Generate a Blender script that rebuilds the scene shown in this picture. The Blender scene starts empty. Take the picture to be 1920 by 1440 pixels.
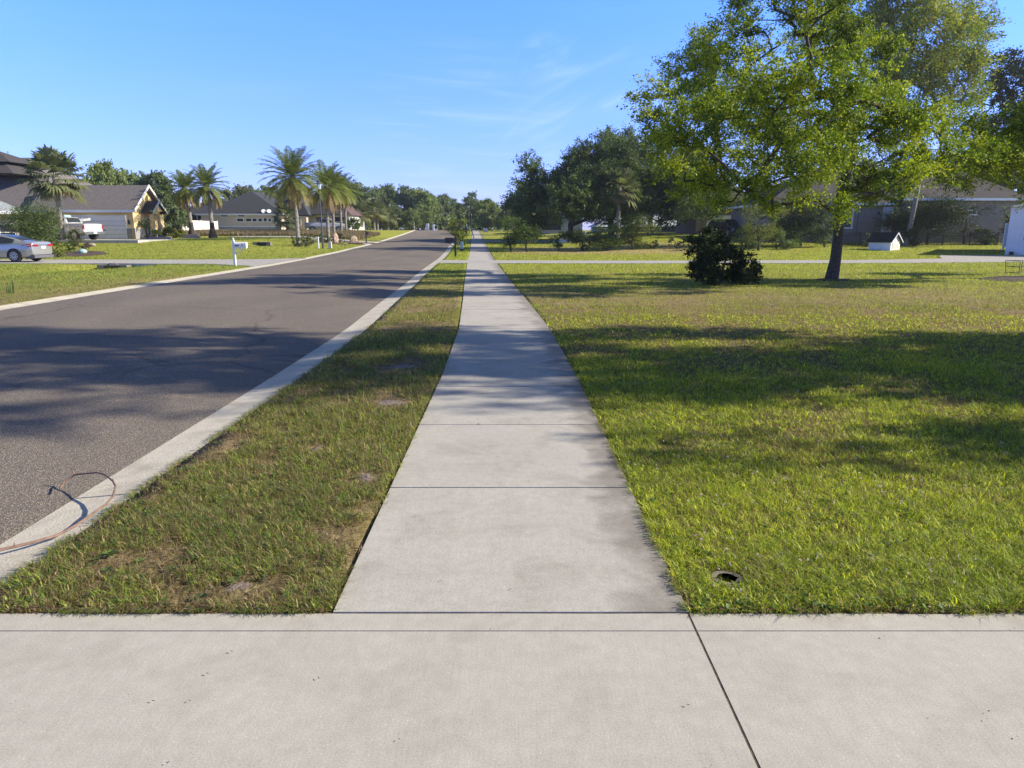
import bpy, math, random
import numpy as np
from math import radians as R, sin, cos, pi
sc = bpy.context.scene
# ---------------------------------------------------------------- camera, sky, sun
CAM_H, FPX = 1.613, 1330.0
PITCH = math.atan(286 / FPX)
cd = bpy.data.cameras.new('camera'); cam = bpy.data.objects.new('camera', cd)
sc.collection.objects.link(cam); sc.camera = cam
cd.sensor_width = 36; cd.lens = 36 * FPX / 1920; cd.clip_end = 3000; cd.clip_start = .05
cam.location = (0, 0, CAM_H); cam.rotation_euler = (pi / 2 - PITCH, 0, 0)
SUN_EL, SUN_AZ = R(28), R(0)          # azimuth measured from +X towards +Y
w = bpy.data.worlds.new('World'); sc.world = w; w.use_nodes = True
nt = w.node_tree; N = nt.nodes; N.clear()
out = N.new('ShaderNodeOutputWorld'); bg = N.new('ShaderNodeBackground'); sky = N.new('ShaderNodeTexSky')
sky.sky_type = 'NISHITA'; sky.sun_disc = False; sky.sun_elevation = SUN_EL; sky.sun_rotation = pi / 2 - SUN_AZ
sky.air_density = 1.0; sky.dust_density = 0.25; sky.ozone_density = 2.2; sky.altitude = 0
tc = N.new('ShaderNodeTexCoord'); mp = N.new('ShaderNodeMapping'); mp.inputs['Scale'].default_value = (2.2, 5, 16)
mp.inputs['Rotation'].default_value = (0.0, R(-14), 0)
n1 = N.new('ShaderNodeTexNoise'); n1.inputs['Scale'].default_value = 1.3; n1.inputs['Detail'].default_value = 5; n1.inputs['Distortion'].default_value = .9
r1 = N.new('ShaderNodeValToRGB'); r1.color_ramp.elements[0].position = .50; r1.color_ramp.elements[1].position = .80
sep = N.new('ShaderNodeSeparateXYZ'); mr = N.new('ShaderNodeMapRange')
mr.inputs['From Min'].default_value = .33; mr.inputs['From Max'].default_value = .10
mul = N.new('ShaderNodeMath'); mul.operation = 'MULTIPLY'; mul2 = N.new('ShaderNodeMath'); mul2.operation = 'MULTIPLY'; mul2.inputs[1].default_value = .07
mix = N.new('ShaderNodeMixRGB'); mix.inputs[2].default_value = (5.5, 6.3, 8.0, 1)
hsv = N.new('ShaderNodeHueSaturation'); hsv.inputs['Saturation'].default_value = 1.0; hsv.inputs['Value'].default_value = 1.0
L = nt.links.new
L(tc.outputs['Generated'], mp.inputs[0]); L(mp.outputs[0], n1.inputs[0]); L(n1.outputs[0], r1.inputs[0])
L(tc.outputs['Generated'], sep.inputs[0]); L(sep.outputs[2], mr.inputs[0])
L(r1.outputs[0], mul.inputs[0]); L(mr.outputs[0], mul.inputs[1]); L(mul.outputs[0], mul2.inputs[0])
cr = N.new('ShaderNodeValToRGB'); ce = cr.color_ramp.elements
ce[0].position = 0; ce[0].color = (.66, .70, 1.85, 1); ce[1].position = 1; ce[1].color = (.46, .42, .37, 1)
c2_ = ce.new(.15); c2_.color = (.68, .90, 2.0, 1); c3_ = ce.new(.29); c3_.color = (.66, 1.10, 2.45, 1); c4_ = ce.new(.44); c4_.color = (.50, .48, .45, 1)
tint = N.new('ShaderNodeMixRGB'); tint.blend_type = 'MULTIPLY'; tint.inputs[0].default_value = 1
L(sep.outputs[2], cr.inputs[0])
def wisp(px, py, tight, rot, sc_, f0, f1, amt, prev):
    "a thin cirrus patch around one bearing of the sky"
    b = (720 - py) / FPX; d = np.array([(px - 960) / FPX, cos(PITCH) + b * sin(PITCH), -sin(PITCH) + b * cos(PITCH)]); d /= np.linalg.norm(d)
    dt = N.new('ShaderNodeVectorMath'); dt.operation = 'DOT_PRODUCT'; dt.inputs[1].default_value = d; L(tc.outputs['Generated'], dt.inputs[0])
    m1 = N.new('ShaderNodeMapRange'); m1.interpolation_type = 'SMOOTHSTEP'; m1.inputs['From Min'].default_value = cos(tight); m1.inputs['From Max'].default_value = 1.0; L(dt.outputs['Value'], m1.inputs['Value'])
    mq = N.new('ShaderNodeMapping'); mq.vector_type = 'TEXTURE'; mq.inputs['Rotation'].default_value = (0, R(rot), 0); mq.inputs['Scale'].default_value = sc_; L(tc.outputs['Generated'], mq.inputs[0])
    q = N.new('ShaderNodeTexNoise'); q.inputs['Scale'].default_value = 1; q.inputs['Detail'].default_value = 5; q.inputs['Distortion'].default_value = .5; L(mq.outputs[0], q.inputs[0])
    m2 = N.new('ShaderNodeMapRange'); m2.interpolation_type = 'SMOOTHSTEP'; m2.inputs['From Min'].default_value = f0; m2.inputs['From Max'].default_value = f1; L(q.outputs[0], m2.inputs['Value'])
    k = N.new('ShaderNodeMath'); k.operation = 'MULTIPLY'; L(m1.outputs[0], k.inputs[0]); L(m2.outputs[0], k.inputs[1])
    k2 = N.new('ShaderNodeMath'); k2.operation = 'MULTIPLY_ADD'; k2.inputs[1].default_value = amt; L(k.outputs[0], k2.inputs[0]); L(prev, k2.inputs[2]); return k2.outputs[0]
wo = wisp(1110, 222, R(6.5), -24, (.10, .10, .018), .44, .74, .22, mul2.outputs[0])
wo = wisp(985, 205, R(5), -52, (.06, .06, .014), .54, .76, .12, wo)
wo = wisp(1022, 108, R(2.2), -20, (.03, .03, .012), .42, .70, .12, wo)
wo = wisp(860, 280, R(9), 4, (.16, .16, .012), .46, .74, .18, wo)
L(sky.outputs[0], tint.inputs[1]); L(cr.outputs[0], tint.inputs[2]); L(tint.outputs[0], hsv.inputs['Color']); L(hsv.outputs[0], mix.inputs[1]); L(wo, mix.inputs[0])
L(mix.outputs[0], bg.inputs[0]); bg.inputs[1].default_value = .10; L(bg.outputs[0], out.inputs[0])
sd = bpy.data.lights.new('sun', 'SUN'); sd.energy = 5.0; sd.angle = R(.53); sd.color = (1, .91, .77)
so = bpy.data.objects.new('sun', sd); sc.collection.objects.link(so)
so.rotation_euler = (0, pi / 2 - SUN_EL, SUN_AZ); so.location = (60, 0, 60)
sc.view_settings.view_transform = 'Standard'; sc.view_settings.look = 'None'
sc.view_settings.exposure = 0.80; sc.view_settings.gamma = 1
sc.cycles.max_bounces = 6; sc.cycles.transparent_max_bounces = 6; sc.cycles.use_denoising = True
rng = np.random.default_rng(7); random.seed(7)

# ---------------------------------------------------------------- terrain
def ss(v, a, b):
    t = np.clip((np.asarray(v, float) - a) / (b - a), 0, 1); return t * t * (3 - 2 * t)
def prof(y): return np.interp(y, [0, 45, 55, 70, 85, 115, 157, 600], [0, 0, .08, .25, .45, 1.0, 1.8, 1.8])
CUL1 = (-20.2, 36.2); CUL2 = (-21.6, 62.5)
def G(x, y):
    x = np.asarray(x, float); y = np.asarray(y, float)
    z = prof(y) + .7 * ss(-x, 14, 24) * ss(y, 46, 62) + .8 * ss(x, 4, 16) * ss(y, 50, 80)
    z = np.minimum(z, np.maximum(1.85, prof(y)))
    d1 = np.exp(-((x - CUL1[0]) / 1.5) ** 2) * (.12 * ss(y, 4, 20) * (1 - ss(y, 36.4, 37.2)) + .34 * ss(y, 31, 35.5) * (1 - ss(y, 36.3, 37.2)))
    d2 = np.exp(-((x - CUL2[0]) / 1.5) ** 2) * .45 * ss(y, 56, 61) * (1 - ss(y, 62.6, 63.6))
    return z - d1 - d2
sP, cP = sin(PITCH), cos(PITCH)
def W(px, py, Y):
    "point whose ground distance is Y on the sight line of a measured bearing"
    b = (720 - py) / FPX; k = Y / (cP + b * sP)
    return np.array([(px - 960) / FPX * k, Y, CAM_H + k * (-sP + b * cP)])
def P(px, py):
    "ground point on that sight line"
    t, st = 1.0, 1.0
    b = (720 - py) / FPX; d = np.array([(px - 960) / FPX, cP + b * sP, -sP + b * cP])
    while t < 600:
        q = np.array([0, 0, CAM_H]) + d * t
        if q[2] < G(q[0], q[1]): break
        t *= 1.003
    return np.array([q[0], q[1], float(G(q[0], q[1]))])
YS = [-10, 2, 8, 12, 17.3, 22.1, 32, 37, 45, 56, 70, 85, 118, 150, 200, 400]
_sl = [-.77, -.77, -.80, -.90, -1.19, -1.48, -2.03, -2.3, -2.72, -3.27, -4.0, -4.8, -6.5, -8.3, -11.2, -22]
_ri = [-2.76, -2.76, -2.79, -2.86, -3.16, -3.4, -3.98, -4.22, -4.6, -5.2, -6.1, -7.1, -9.4, -12.0, -15.5, -28]
_le = [-10.6, -10.6, -10.75, -10.85, -11.1, -11.3, -11.7, -11.95, -12.6, -13.3, -14.2, -15.2, -17.2, -19.4, -22.6, -36]
def SL(y): return np.interp(y, YS, _sl)
def SR(y): return SL(y) + 1.54
def RI(y): return np.interp(y, YS, _ri)
def RO(y): return RI(y) + .40 + .0 * np.asarray(y)
def LE(y): return np.interp(y, YS, _le)
def LO(y): return LE(y) - .40
# crossing drives: (x0, x1, y0(x), y1(x))
def inter(xs, ys): return lambda x: np.interp(x, xs, ys)
DRV = {
 'right_near': ((-4.6, 60), inter([-4.6, 6, 20, 27, 34, 60], [37.4, 37.0, 37.6, 38.8, 39.5, 41]), inter([-4.6, 6, 20, 26, 29, 60], [41.5, 40.6, 41.4, 43.5, 49.0, 49.5])),
 'left_near': ((-60, -11.8), inter([-60, -20, -15.2, -13, -11.7], [37.4, 37.0, 36.4, 34.8, 33.6]), inter([-60, -20, -15, -11.7], [42.5, 42.0, 42.6, 45.6])),
 'right_far': ((-6.6, 45), inter([-6.6, 5, 45], [84, 84, 88]), inter([-6.6, 5, 45], [89, 88.2, 92])),
 'left_far': ((-30, -14.6), inter([-30, -18, -14.6], [76, 75.5, 73.5]), inter([-30, -18, -14.6], [80.5, 80.5, 83])),
}
def on_drive(x, y, m=0.0):
    r = np.zeros(np.shape(x), bool)
    for (a, b), f0, f1 in DRV.values():
        r |= (x > a) & (x < b) & (y > f0(x) - m) & (y < f1(x) + m)
    return r
def lattice(seed):
    return np.random.default_rng(seed).random((256, 256))
_L = {}
def vn(x, y, s, seed=0):
    if seed not in _L: _L[seed] = lattice(seed)
    A = _L[seed]; u = np.asarray(x, float) / s + 77.3; v = np.asarray(y, float) / s + 31.7
    i = np.floor(u).astype(int); j = np.floor(v).astype(int); fu = u - i; fv = v - j
    fu = fu * fu * (3 - 2 * fu); fv = fv * fv * (3 - 2 * fv)
    g = lambda a, b: A[a & 255, b & 255]
    return (g(i, j) * (1 - fu) + g(i + 1, j) * fu) * (1 - fv) + (g(i, j + 1) * (1 - fu) + g(i + 1, j + 1) * fu) * fv
BARE = [(-.98, 4.55, .10), (-1.17, 6.7, .18), (-1.5, 5.2, .08), (-1.28, 3.05, .07), (-1.35, 8.6, .22)]
def dry(x, y):
    "how straw-like the turf is, 0 green to 1 dead"
    x = np.asarray(x, float); y = np.asarray(y, float)
    n = .34 * vn(x, y * .45, .21, 1) + .32 * vn(x, y * .5, .6, 2) + .2 * vn(x, y, .12, 3) + .14 * vn(x, y, 1.9, 7)
    verge = (x < SL(y)) & (x > RI(y)) & (y < 37)
    right = x > SR(y)
    left = x < LE(y)
    bare = sum(np.exp(-((x - a) / r) ** 2 - ((y - b_) / (r * 1.3)) ** 2) for a, b_, r in BARE)
    d = np.where(verge, .34 * (1 - ss(y, 22, 27)) + .62 * ss(n, .48, .66) * (1 - ss(y, 20, 26)), 0)
    d = np.where(right, .08 + .30 * ss(n, .5, .7) + .5 * ss(y, 3.6, 7) * (1 - ss(y, 17, 24)) * ss(n, .34, .7) + .30 * ss(y, 8, 12) * (1 - ss(y, 17.5, 22)), d)
    d = np.where(right, d + .85 * ss(y, 49, 54) * (1 - ss(y, 63, 69)) * (1 - ss(x, 13, 18)) * ss(x, -1.5, 1), d)
    d = np.where(left, .12 + .65 * (1 - ss(LE(y) - x, .5, 3.2)) * (1 - ss(y, 24, 30)) * ss(n, .3, .6), d)
    return np.clip(d + 1.3 * bare, 0, 1)

# ---------------------------------------------------------------- mesh helpers
def link(o, parent=None):
    sc.collection.objects.link(o)
    if parent is not None: o.parent = parent
    return o
def tag(o, label=None, cat=None, group=None, kind=None):
    if label: o['label'] = label
    if cat: o['category'] = cat
    if group: o['group'] = group
    if kind: o['kind'] = kind
    return o
def empty(name, loc, label, cat, group=None, rz=0.0):
    o = bpy.data.objects.new(name, None); o.location = [float(v) for v in loc]; o.rotation_euler = (0, 0, rz); o.empty_display_size = .2
    return tag(link(o), label, cat, group)
def npmesh(name, v, faces, mat, parent=None, col=None, smooth=False):
    "faces: list of int arrays (n,k)"
    me = bpy.data.meshes.new(name); v = np.asarray(v, np.float32)
    me.vertices.add(len(v)); me.vertices.foreach_set('co', v.ravel())
    fs = [np.asarray(f, np.int32) for f in faces if len(f)]
    tot = np.concatenate([np.full(len(f), f.shape[1], np.int32) for f in fs])
    li = np.concatenate([f.ravel() for f in fs])
    me.loops.add(len(li)); me.loops.foreach_set('vertex_index', li)
    me.polygons.add(len(tot)); st = np.concatenate([[0], np.cumsum(tot)[:-1]]).astype(np.int32)
    me.polygons.foreach_set('loop_start', st); me.polygons.foreach_set('loop_total', tot)
    if smooth: me.polygons.foreach_set('use_smooth', np.ones(len(tot), bool))
    me.update(calc_edges=True)
    if col is not None:
        a = me.color_attributes.new('Col', 'FLOAT_COLOR', 'POINT')
        c = np.ones((len(v), 4), np.float32); c[:, :3] = col; a.data.foreach_set('color', c.ravel())
    me.materials.append(mat)
    return link(bpy.data.objects.new(name, me), parent)
class MB:
    def __init__(s): s.v = []; s.f = []
    def add(s, vs, fs):
        n = len(s.v); s.v += [tuple(float(c) for c in p) for p in vs]; s.f += [tuple(n + i for i in f) for f in fs]; return s
    def box(s, x0, x1, y0, y1, z0, z1):
        return s.add([(x0, y0, z0), (x1, y0, z0), (x1, y1, z0), (x0, y1, z0), (x0, y0, z1), (x1, y0, z1), (x1, y1, z1), (x0, y1, z1)],
                     [(0, 3, 2, 1), (4, 5, 6, 7), (0, 1, 5, 4), (1, 2, 6, 5), (2, 3, 7, 6), (3, 0, 4, 7)])
    def tube(s, pts, r, k=8, cap=True):
        pts = [np.array(p, float) for p in pts]; rs = r if hasattr(r, '__len__') else [r] * len(pts); vs = []
        for i, p in enumerate(pts):
            d = pts[min(i + 1, len(pts) - 1)] - pts[max(i - 1, 0)]; d = d / (np.linalg.norm(d) + 1e-9)
            a = np.cross(d, (0, 0, 1) if abs(d[2]) < .9 else (1, 0, 0)); a /= np.linalg.norm(a); b = np.cross(d, a)
            for j in range(k):
                t = 2 * pi * j / k; vs.append(p + rs[i] * (a * cos(t) + b * sin(t)))
        fs = [(i * k + j, (i + 1) * k + j, (i + 1) * k + (j + 1) % k, i * k + (j + 1) % k) for i in range(len(pts) - 1) for j in range(k)]
        if cap: fs += [tuple(range(k)), tuple((len(pts) - 1) * k + j for j in reversed(range(k)))]
        return s.add(vs, fs)
    def cyl(s, x, y, z0, z1, r, k=16, r2=None):
        return s.tube([(x, y, z0), (x, y, z1)], [r, r if r2 is None else r2], k)
    def prism(s, poly, y0, y1, axis='y'):
        "poly in the plane across the axis, extruded along it"
        n = len(poly)
        mk = {'y': lambda p, t: (p[0], t, p[1]), 'x': lambda p, t: (t, p[0], p[1]), 'z': lambda p, t: (p[0], p[1], t)}[axis]
        vs = [mk(p, y0) for p in poly] + [mk(p, y1) for p in poly]
        return s.add(vs, [tuple(range(n)), tuple(range(2 * n - 1, n - 1, -1))] + [(i, (i + 1) % n + 0, (i + 1) % n + n, i + n) for i in range(n)])
    def build(s, name, mat, parent=None, smooth=False, bevel=0):
        me = bpy.data.meshes.new(name); me.from_pydata(s.v, [], s.f); me.materials.append(mat)
        import bmesh
        b = bmesh.new(); b.from_mesh(me); bmesh.ops.recalc_face_normals(b, faces=b.faces)
        if bevel: bmesh.ops.bevel(b, geom=b.edges[:], offset=bevel, segments=1, affect='EDGES')
        b.to_mesh(me); b.free()
        if smooth:
            for p in me.polygons: p.use_smooth = True
        return link(bpy.data.objects.new(name, me), parent)
def copy_thing(o, loc, rz=0.0, s=1.0, label=None, group=None, cat=None, sz=None):
    c = o.copy(); sc.collection.objects.link(c); c.location = [float(v) for v in loc]; c.rotation_euler = (0, 0, rz)
    c.scale = (s, s, s if sz is None else sz)
    if label: c['label'] = label
    if group: c['group'] = group
    if cat: c['category'] = cat
    for ch in list(o.children):
        d = ch.copy(); sc.collection.objects.link(d); d.parent = c
        for g2 in list(ch.children):
            e = g2.copy(); sc.collection.objects.link(e); e.parent = d
    return c

# ---------------------------------------------------------------- materials
def newmat(name):
    m = bpy.data.materials.new(name); m.use_nodes = True; t = m.node_tree
    return m, t, t.nodes['Principled BSDF'], t.nodes, t.links.new
def pm(name, c1, c2=None, scale=8, rough=.8, bump=0, bscale=None, metal=0, coat=0, spec=.4, detail=6):
    m, t, b, n, l = newmat(name)
    b.inputs['Roughness'].default_value = rough; b.inputs['Metallic'].default_value = metal
    b.inputs['Coat Weight'].default_value = coat; b.inputs['Specular IOR Level'].default_value = spec
    if c2 is None: c2 = tuple(v * .82 for v in c1)
    co = n.new('ShaderNodeTexCoord'); q = n.new('ShaderNodeTexNoise'); q.inputs['Scale'].default_value = scale; q.inputs['Detail'].default_value = detail
    r = n.new('ShaderNodeValToRGB'); r.color_ramp.elements[0].color = (*c1, 1); r.color_ramp.elements[1].color = (*c2, 1)
    r.color_ramp.elements[0].position = .35; r.color_ramp.elements[1].position = .65
    l(co.outputs['Object'], q.inputs[0]); l(q.outputs[0], r.inputs[0]); l(r.outputs[0], b.inputs['Base Color'])
    if bump:
        q2 = n.new('ShaderNodeTexNoise'); q2.inputs['Scale'].default_value = bscale or scale * 3; q2.inputs['Detail'].default_value = 4
        bp = n.new('ShaderNodeBump'); bp.inputs['Strength'].default_value = bump; bp.inputs['Distance'].default_value = .02
        l(co.outputs['Object'], q2.inputs[0]); l(q2.outputs[0], bp.inputs['Height']); l(bp.outputs[0], b.inputs['Normal'])
    return m
def leafmat(name, trans=.38, tint=(1.25, 1.25, .6), rough=.55, spec=.25):
    m, t, b, n, l = newmat(name)
    a = n.new('ShaderNodeAttribute'); a.attribute_name = 'Col'
    b.inputs['Roughness'].default_value = rough; b.inputs['Specular IOR Level'].default_value = spec
    tr = n.new('ShaderNodeBsdfTranslucent'); mx = n.new('ShaderNodeMixShader'); mu = n.new('ShaderNodeMixRGB'); mu.blend_type = 'MULTIPLY'
    mu.inputs[0].default_value = 1; mu.inputs[2].default_value = (*tint, 1)
    l(a.outputs['Color'], b.inputs['Base Color']); l(a.outputs['Color'], mu.inputs[1]); l(mu.outputs[0], tr.inputs[0])
    mx.inputs[0].default_value = trans; l(b.outputs[0], mx.inputs[1]); l(tr.outputs[0], mx.inputs[2])
    l(mx.outputs[0], n['Material Output'].inputs['Surface'])
    return m
LEAF = leafmat('leaf'); GRASS = leafmat('grass_blade', .42, (1.3, 1.3, .5), .5, .3)
BARK = pm('bark', (.10, .08, .06), (.045, .036, .03), 14, .95, .8, 30)
BARK_PALE = pm('bark_pale', (.26, .23, .19), (.14, .12, .10), 9, .95, .6, 22)
PALMBARK = pm('palm_bark', (.34, .31, .27), (.13, .11, .09), 16, .95, .9, 18)

def concrete(name, c=(.50, .465, .425), stain=.25, edge=None):
    m, t, b, n, l = newmat(name)
    co = n.new('ShaderNodeTexCoord'); b.inputs['Roughness'].default_value = .88; b.inputs['Specular IOR Level'].default_value = .25
    def noise(s, d=5, dist=0):
        q = n.new('ShaderNodeTexNoise'); q.inputs['Scale'].default_value = s; q.inputs['Detail'].default_value = d; q.inputs['Distortion'].default_value = dist; l(co.outputs['Object'], q.inputs[0]); return q
    def ramp(src, p0, p1, a, bb):
        r = n.new('ShaderNodeValToRGB'); r.color_ramp.elements[0].position = p0; r.color_ramp.elements[1].position = p1
        r.color_ramp.elements[0].color = (*a, 1); r.color_ramp.elements[1].color = (*bb, 1); l(src, r.inputs[0]); return r
    def mulc(a, bb, f=1.0):
        x = n.new('ShaderNodeMixRGB'); x.blend_type = 'MULTIPLY'; x.inputs[0].default_value = f; l(a, x.inputs[1]); l(bb, x.inputs[2]); return x
    k = 1 - stain
    base = ramp(noise(1.1, 6, .4).outputs[0], .30, .70, tuple(v * .95 for v in c), tuple(v * 1.05 for v in c))
    st = ramp(noise(2.6, 7, .8).outputs[0], .50, .74, (1, 1, 1), (k, k * .98, k * .96))
    fine = ramp(noise(160, 3).outputs[0], .25, .75, (.78, .78, .78), (1.16, 1.16, 1.16))
    mid = ramp(noise(16, 5).outputs[0], .3, .7, (.94, .935, .93), (1.05, 1.05, 1.05))
    vo = n.new('ShaderNodeTexVoronoi'); vo.inputs['Scale'].default_value = 46; l(co.outputs['Object'], vo.inputs[0])
    dots = ramp(vo.outputs['Distance'], .05, .11, (.62, .60, .58), (1, 1, 1))
    vo2 = n.new('ShaderNodeTexVoronoi'); vo2.inputs['Scale'].default_value = 31; l(co.outputs['Object'], vo2.inputs[0])
    wh = ramp(vo2.outputs['Distance'], .05, .10, (1.45, 1.44, 1.40), (1, 1, 1))
    mb = n.new('ShaderNodeMapping'); mb.inputs['Scale'].default_value = (170, 7, 1); l(co.outputs['Object'], mb.inputs[0])
    qb = n.new('ShaderNodeTexNoise'); qb.inputs['Scale'].default_value = 1; qb.inputs['Detail'].default_value = 3; l(mb.outputs[0], qb.inputs[0])
    broom = ramp(qb.outputs[0], .3, .7, (.95, .95, .95), (1.04, 1.04, 1.04))
    x = mulc(base.outputs[0], st.outputs[0]); x = mulc(x.outputs[0], broom.outputs[0]); x = mulc(x.outputs[0], fine.outputs[0]); x = mulc(x.outputs[0], mid.outputs[0])
    x = mulc(x.outputs[0], dots.outputs[0], .75); x = mulc(x.outputs[0], wh.outputs[0], .9)
    if edge is not None:      # damp, mildewed band of real staining along one side of the walk
        at = n.new('ShaderNodeAttribute'); at.attribute_name = 'Col'; sp = n.new('ShaderNodeSeparateColor'); l(at.outputs['Color'], sp.inputs[0])
        nz = noise(3.2, 6, .6); ad = n.new('ShaderNodeMath'); ad.operation = 'ADD'; l(sp.outputs[0], ad.inputs[0]); l(nz.outputs[0], ad.inputs[1])
        e = ramp(ad.outputs[0], 1.08 / 1.0 if False else .98, 1.0, (1, 1, 1), edge)
        e.color_ramp.elements[0].position = .80; e.color_ramp.elements[1].position = 1.0
        mh = n.new('ShaderNodeMath'); mh.operation = 'MULTIPLY'; mh.inputs[1].default_value = .72; l(ad.outputs[0], mh.inputs[0]); l(mh.outputs[0], e.inputs[0])
        x = mulc(x.outputs[0], e.outputs[0])
    l(x.outputs[0], b.inputs['Base Color'])
    bp = n.new('ShaderNodeBump'); bp.inputs['Strength'].default_value = .10 if name != 'concrete_kerb' else .7; bp.inputs['Distance'].default_value = .006
    l(noise(70, 5).outputs[0], bp.inputs['Height']); l(bp.outputs[0], b.inputs['Normal'])
    return m
CONC = concrete('concrete', (.455, .43, .372), .12)
CONC_WALK = concrete('concrete_walk', (.45, .425, .372), .16, (.62, .60, .585))
CONC_KERB = concrete('concrete_kerb', (.60, .55, .44), .30)
CONC_DRIVE = concrete('concrete_drive', (.42, .40, .36), .25)
def asphalt():
    m, t, b, n, l = newmat('asphalt')
    co = n.new('ShaderNodeTexCoord'); b.inputs['Roughness'].default_value = .85; b.inputs['Specular IOR Level'].default_value = .35
    v = n.new('ShaderNodeTexVoronoi'); v.inputs['Scale'].default_value = 125; l(co.outputs['Object'], v.inputs[0])
    r = n.new('ShaderNodeValToRGB'); e = r.color_ramp.elements
    e[0].position = 0; e[0].color = (.104, .088, .068, 1); e[1].position = 1; e[1].color = (.345, .290, .220, 1)
    x1 = e.new(.45); x1.color = (.152, .130, .101, 1); x2 = e.new(.8); x2.color = (.225, .190, .147, 1)
    sp = n.new('ShaderNodeSeparateColor'); l(v.outputs['Color'], sp.inputs[0]); l(sp.outputs[0], r.inputs[0])
    q = n.new('ShaderNodeTexNoise'); q.inputs['Scale'].default_value = .55; q.inputs['Detail'].default_value = 7; q.inputs['Distortion'].default_value = .5
    mpp = n.new('ShaderNodeMapping'); mpp.inputs['Scale'].default_value = (1, .35, 1); l(co.outputs['Object'], mpp.inputs[0]); l(mpp.outputs[0], q.inputs[0])
    r2 = n.new('ShaderNodeValToRGB'); r2.color_ramp.elements[0].position = .3; r2.color_ramp.elements[1].position = .7
    r2.color_ramp.elements[0].color = (.84, .84, .85, 1); r2.color_ramp.elements[1].color = (1.12, 1.10, 1.08, 1); l(q.outputs[0], r2.inputs[0])
    # fine wandering cracks
    nz = n.new('ShaderNodeTexNoise'); nz.inputs['Scale'].default_value = 1.2; nz.inputs['Detail'].default_value = 5
    va = n.new('ShaderNodeVectorMath'); va.operation = 'MULTIPLY_ADD'; l(co.outputs['Object'], nz.inputs[0]); l(nz.outputs['Color'], va.inputs[0]); va.inputs[1].default_value = (1.1, 1.1, 0)
    l(co.outputs['Object'], va.inputs[2])
    vc = n.new('ShaderNodeTexVoronoi'); vc.feature = 'DISTANCE_TO_EDGE'; vc.inputs['Scale'].default_value = .16; l(va.outputs[0], vc.inputs[0])
    r3 = n.new('ShaderNodeValToRGB'); r3.color_ramp.elements[0].position = .0; r3.color_ramp.elements[1].position = .006
    r3.color_ramp.elements[0].color = (.45, .45, .45, 1); r3.color_ramp.elements[1].color = (1, 1, 1, 1); l(vc.outputs['Distance'], r3.inputs[0])
    m1 = n.new('ShaderNodeMixRGB'); m1.blend_type = 'MULTIPLY'; m1.inputs[0].default_value = 1; l(r.outputs[0], m1.inputs[1]); l(r2.outputs[0], m1.inputs[2])
    m2 = n.new('ShaderNodeMixRGB'); m2.blend_type = 'MULTIPLY'; m2.inputs[0].default_value = .75; l(m1.outputs[0], m2.inputs[1]); l(r3.outputs[0], m2.inputs[2])
    l(m2.outputs[0], b.inputs['Base Color'])
    bp = n.new('ShaderNodeBump'); bp.inputs['Strength'].default_value = .6; bp.inputs['Distance'].default_value = .008
    l(v.outputs['Distance'], bp.inputs['Height']); l(bp.outputs[0], b.inputs['Normal'])
    return m
ASPH = asphalt()
def soilmat():
    m, t, b, n, l = newmat('soil_turf'); b.inputs['Roughness'].default_value = 1; b.inputs['Specular IOR Level'].default_value = .1
    co = n.new('ShaderNodeTexCoord'); at = n.new('ShaderNodeAttribute'); at.attribute_name = 'Col'
    def nr(s, p0, p1, a, c, d=6):
        q = n.new('ShaderNodeTexNoise'); q.inputs['Scale'].default_value = s; q.inputs['Detail'].default_value = d; l(co.outputs['Object'], q.inputs[0])
        r = n.new('ShaderNodeValToRGB'); r.color_ramp.elements[0].position = p0; r.color_ramp.elements[1].position = p1
        r.color_ramp.elements[0].color = (*a, 1); r.color_ramp.elements[1].color = (*c, 1); l(q.outputs[0], r.inputs[0]); return r
    a = nr(7, .3, .7, (.62, .62, .6), (1.3, 1.3, 1.2)); c = nr(.7, .3, .7, (.85, .9, .8), (1.12, 1.08, 1.1)); d = nr(60, .25, .75, (.55, .55, .5), (1.4, 1.4, 1.4), 3)
    x = at.outputs['Color']
    for q in (a, c, d):
        mm = n.new('ShaderNodeMixRGB'); mm.blend_type = 'MULTIPLY'; mm.inputs[0].default_value = 1; l(x, mm.inputs[1]); l(q.outputs[0], mm.inputs[2]); x = mm.outputs[0]
    l(x, b.inputs['Base Color'])
    bp = n.new('ShaderNodeBump'); bp.inputs['Strength'].default_value = .9; bp.inputs['Distance'].default_value = .03
    q = n.new('ShaderNodeTexNoise'); q.inputs['Scale'].default_value = 25; q.inputs['Detail'].default_value = 6; l(co.outputs['Object'], q.inputs[0])
    l(q.outputs[0], bp.inputs['Height']); l(bp.outputs[0], b.inputs['Normal'])
    return m
SOIL = soilmat()

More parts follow.
